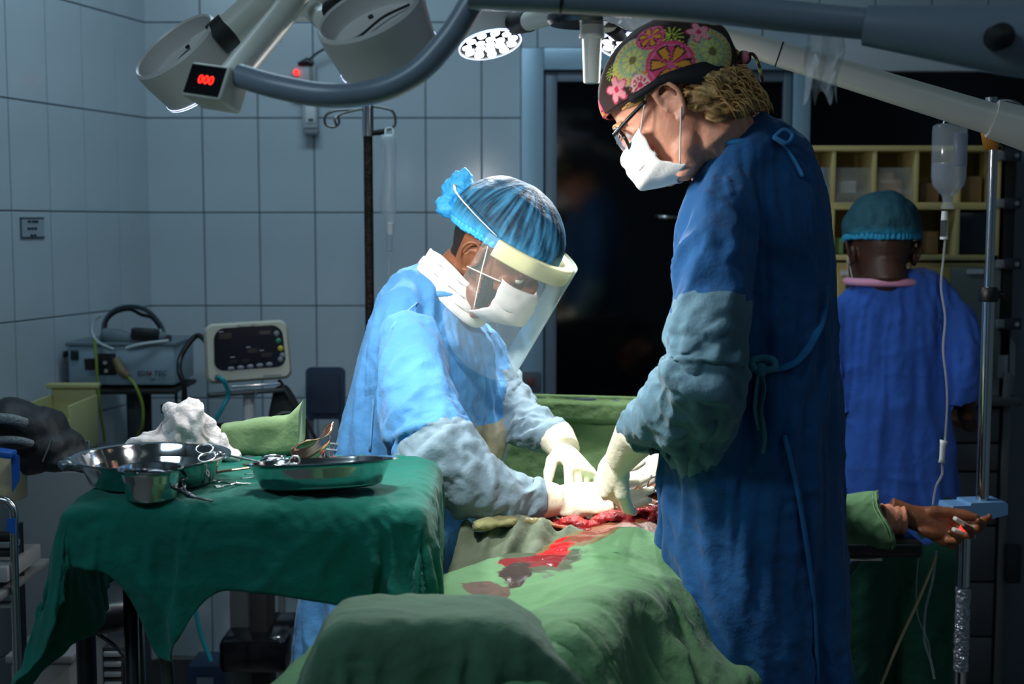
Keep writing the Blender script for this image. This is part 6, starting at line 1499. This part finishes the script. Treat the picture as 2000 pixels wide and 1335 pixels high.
# white canister on the drawer unit
jc = thing('canister', 'translucent white canister with a label behind the chrome pole', 'canister', tuple(K(1948, 780, .08)))
cx2 = K(1946, 700, .04).x; zc = zt3 + .028
bm = B(); prism(bm, [([(x, z) for x, z in [(-.045, 0), (.045, 0), (.05, .006), (.05, .155), (.03, .185), (.0, .20), (-.03, .185), (-.05, .155), (-.05, .006)]], 0), ([(x, z) for x, z in [(-.045, 0), (.045, 0), (.05, .006), (.05, .155), (.03, .185), (.0, .20), (-.03, .185), (-.05, .155), (-.05, .006)]], .07)], Matrix.Identity(3), V((cx2, YQ + .02, zc))); obj('body', bm, mat('translucent_canister', (140, 148, 150), .35, alpha=.8), jc, ang=40)
bx('label', jc, mat('label_pale', (165, 170, 178), .6), (cx2 + .012, YQ + .018, zc + .09), (.03, .002, .07), None, 0)
tb_('cap', jc, WHITEP, [(cx2, YQ + .055, zc + .19), (cx2, YQ + .055, zc + .215)], .014, 14)
# dark equipment rack with clamps at the right edge
rk = thing('equipment_rack', 'dark upright rack with four clamps at the right edge', 'rack', (K(1982, 900).x, YQ + .1, 0))
xa_, xb_ = K(1960, 500).x + .004, K(1985, 500).x; zt4 = K(1980, 285).z
bx('upright', rk, BLACKM, ((xa_ + xb_) / 2, YQ + .1, zt4 / 2), (xb_ - xa_, .16, zt4), None, .003)
bx('side_panel', rk, mat('pale_rack_panel', (104, 112, 122), .5), (xb_ + .06, YQ + .14, zt4 / 2), (.12, .06, zt4), None, .003)
for y in (304, 397, 515, 632):
    c_ = K(1976, y, -.01); bx('clamp', rk, mat('dark_clamp', (30, 36, 46), .45), c_, (.05, .03, .034), None, .004); tb_('bolt', rk, STEEL, [c_ + V((.008, -.014, 0)), c_ + V((.008, -.022, 0))], .007, 12); bx('clamp_pad', rk, GREYP, c_ + V((-.036, -.0, 0)), (.024, .02, .026), None, .003)
bx('latch', rk, mat('dark_clamp', (0, 0, 0)), K(1978, 1100, -.01), (.045, .03, .12), None, .006)
# chrome infusion pole on the right, with clamp and bottle
YP = 3.05
def G(px, py, dy=0): return W(px, py, YP + dy)
ip = thing('infusion_pole', 'chrome infusion pole with orange clip and light blue bracket by the outstretched arm', 'stand', (G(1930, 600).x, YP, 0))
px_ = G(1930, 600).x; zj = G(1927, 575).z
tb_('upper_pole', ip, CHROME, [(px_, YP, zj), (px_, YP, G(1936, 205).z)], .0105, 20)
tb_('lower_pole', ip, CHROME, [(px_, YP, G(1927, 985).z), (px_, YP, zj)], .0145, 20)
bm = B(); lathe(bm, [(0, -.016), (.021, -.016), (.023, -.008), (.023, .008), (.019, .017), (0, .017)], Matrix.Translation((px_, YP, zj)), 24); obj('height_collar', bm, BLACKP, ip, ang=40); tb_('collar_knob', ip, BLACKP, [(px_ + .015, YP, zj), (px_ + .034, YP, zj)], .009, 12)
bm = B(); lathe(bm, [(.012, -.028), (.016, -.026), (.021, 0), (.023, .010), (.012, .014)], Matrix.Translation(G(1936, 268)), 20); obj('clip', bm, mat('orange_plastic', (206, 130, 40), .4), ip, label='orange plastic clip'); tb_('clip_tab', ip, _m['orange_plastic'], [G(1936, 262), G(1922, 259)], .005, 8)
for pts in ([(1936, 206), (1915, 205), (1885, 212), (1862, 222), (1855, 236)], [(1936, 200), (1960, 196), (1985, 200), (2000, 212), (1998, 224)]):
    tb_('hook', ip, CHROME, [G(x, y) for x, y in pts], .0035, 8, 5)
tb_('pole_head', ip, CHROME, [G(1936, 190), G(1936, 212)], .014, 14)
BR = mat('light_blue_enamel', (110, 158, 205), .4)
a, b = G(1842, 985), G(1958, 1012)
bm = B(); prism(bm, [([(x, z) for x, z in [(-.068, .010), (-.066, .018), (-.024, .018), (-.022, .024), (.062, .024), (.068, .018), (.068, -.006), (-.006, -.022), (-.03, -.012), (-.068, -.008)]], -.035), ([(x, z) for x, z in [(-.068, .010), (-.066, .018), (-.024, .018), (-.022, .024), (.062, .024), (.068, .018), (.068, -.006), (-.006, -.022), (-.03, -.012), (-.068, -.008)]], .035)], Matrix.Rotation(R(8), 3, 'Z'), (a + b) / 2 + V((0, 0, .004))); obj('bracket', bm, BR, ip, ang=30, label='light blue enamel bracket')
lx = G(1883, 1100).x
tb_('foot_tube', ip, CHROME, [(lx, YP, .05), (lx, YP, G(1883, 1012).z)], .0135, 20); tb_('foot_rod', ip, STEEL, [(lx + .018, YP + .03, .05), (lx + .018, YP + .03, G(1883, 1012).z)], .006, 10)
bm = B(); gridf(bm, lambda u, v: V((lx, YP, .60 - .2 * v + .05)) + V((math.cos(u * 2 * PI), math.sin(u * 2 * PI), 0)) * (.0165 + .003 * noise.noise(V((math.cos(u * 2 * PI) * 3, math.sin(u * 2 * PI) * 3, v * 16)))), 28, 60, closed=True); obj('tube_wrap', bm, mat('crumpled_foil', (190, 194, 205), .15, .8, bump=1, bscale=120), ip, label='crumpled clear wrapping on the foot tube')
bx('base', ip, GREYP, (lx, YP, .025), (.4, .3, .05), None, .014)
# bottle
YI = 3.0
def I_(px, py, dy=0): return W(px, py, YI + dy)
bt = thing('infusion_bottle', 'clear infusion bottle hanging upside down with label, in front of the cabinet', 'bottle', tuple(I_(1852, 240)))
k = YI / 2600; cx3 = I_(1853, 330).x
zz = lambda y: I_(1853, y).z
prof = [(0, zz(242)), (26 * k, zz(242)), (32 * k, zz(246)), (33 * k, zz(254)), (33 * k, zz(345)), (30 * k, zz(362)), (20 * k, zz(374)), (12 * k, zz(382)), (10 * k, zz(392)), (10 * k, zz(398)), (13 * k, zz(402)), (12 * k, zz(408)), (0, zz(409))]
GL = mat('clear_bottle', (225, 232, 240), .05, alpha=.2, spec=1.0)
bm = B(); lathe(bm, prof, Matrix.Translation((cx3, YI, 0)), 40); obj('glass', bm, GL, bt, ang=60)
bm = B(); lathe(bm, [(0, zz(318)), (31 * k, zz(318)), (31 * k, zz(345)), (28 * k, zz(361)), (19 * k, zz(372)), (10.5 * k, zz(381)), (8.5 * k, zz(394)), (0, zz(394))], Matrix.Translation((cx3, YI, 0)), 36); obj('liquid', bm, mat('saline', (130, 150, 175), .03, alpha=.35, spec=1.0), bt, ang=60)
bm = B(); gridf(bm, lambda u, v: V((cx3 + 33.6 * k * math.sin(R(-5) + u * R(75)), YI - 33.6 * k * math.cos(R(-5) + u * R(75)), zz(262) + (zz(326) - zz(262)) * v)), 12, 2); obj('label', bm, mat('bottle_label', (170, 176, 196), .6, alpha=.85), bt)
tb_('hanger', bt, CHROME, [I_(1842, 242), I_(1848, 230), I_(1858, 228), I_(1862, 242)], .002, 6, 5)
tb_('spike', bt, _m['white_plastic'], [(cx3 - .006, YI, zz(412)), (cx3 - .006, YI, zz(430))], [.007, .009, .008], 12)
tb_('drip_chamber', bt, CLEAR, [(cx3 - .006, YI, zz(428)), (cx3 - .006, YI, zz(464))], .0085, 14); tb_('chamber_end', bt, _m['white_plastic'], [(cx3 - .006, YI, zz(462)), (cx3 - .006, YI, zz(467))], .009, 12)
L = [(1846, 467), (1843, 500), (1838, 560), (1846, 620), (1842, 680), (1848, 740), (1850, 790), (1846, 860)]
tb_('drip_line', bt, TUBEM, [I_(x, y) for x, y in L], .0026, 8, 6)
bm = B(); loft(bm, [(I_(1844, 860), .010, .007, V((1, 0, 0))), (I_(1842, 868), .007, .006, V((1, 0, 0))), (I_(1840, 895), .006, .005, V((1, 0, 0))), (I_(1839, 903), .008, .006, V((1, 0, 0)))], 14); obj('roller_clamp', bm, mat('white_plastic', (0, 0, 0)), bt)
tb_('drip_line', bt, TUBEM, [I_(x, y) for x, y in [(1839, 903), (1840, 925), (1828, 950), (1822, 985)]], .0026, 8, 6)
o = tb_('catheter', None, mat('tan_rubber', (190, 168, 128), .5), [W(1828, 1085, 2.9), W(1815, 1120, 2.9), W(1790, 1180, 2.88), W(1755, 1255, 2.86), W(1722, 1335, 2.84), W(1690, 1420, 2.84)], .0035, 8, 6); tag(o, 'tan rubber tube slanting down below the patient\'s hand', 'tube')
o = tb_('clear_line', None, TUBEM, [W(1829, 1075, 2.9), W(1822, 1130, 2.9), W(1808, 1190, 2.9), W(1806, 1250, 2.9), W(1818, 1290, 2.9), W(1825, 1325, 2.9)], .0028, 8, 6); tag(o, 'thick clear tube with a pink band hanging from the patient\'s hand', 'tube')
o = tb_('clear_line', None, TUBEM, [W(1795, 1080, 2.92), W(1790, 1140, 2.92), W(1792, 1200, 2.92), W(1812, 1250, 2.91), W(1818, 1290, 2.905)], .0016, 6, 6); tag(o, 'thin clear line hanging left of the thick clear tube', 'tube')
for nm, gp in {'artery_clamp': 'artery clamps on the oval tray', 'wall_socket': 'electrical boxes on the tiled wall', 'packet': 'packets in the lower compartments of the cream cabinet', 'carton': 'cartons in the upper compartments of the cream cabinet', 'ceiling_fill_light': 'added ceiling fill fittings', 'breathing_hose': 'grey hoses over the black bag', 'ground_cable': 'yellow-green cables on the grey device', 'clear_line': 'clear lines below the patient\'s hand'}.items():
    for o in list(SC.objects):
        if o.parent is None and o.name.split('.')[0] == nm: o['group'] = gp
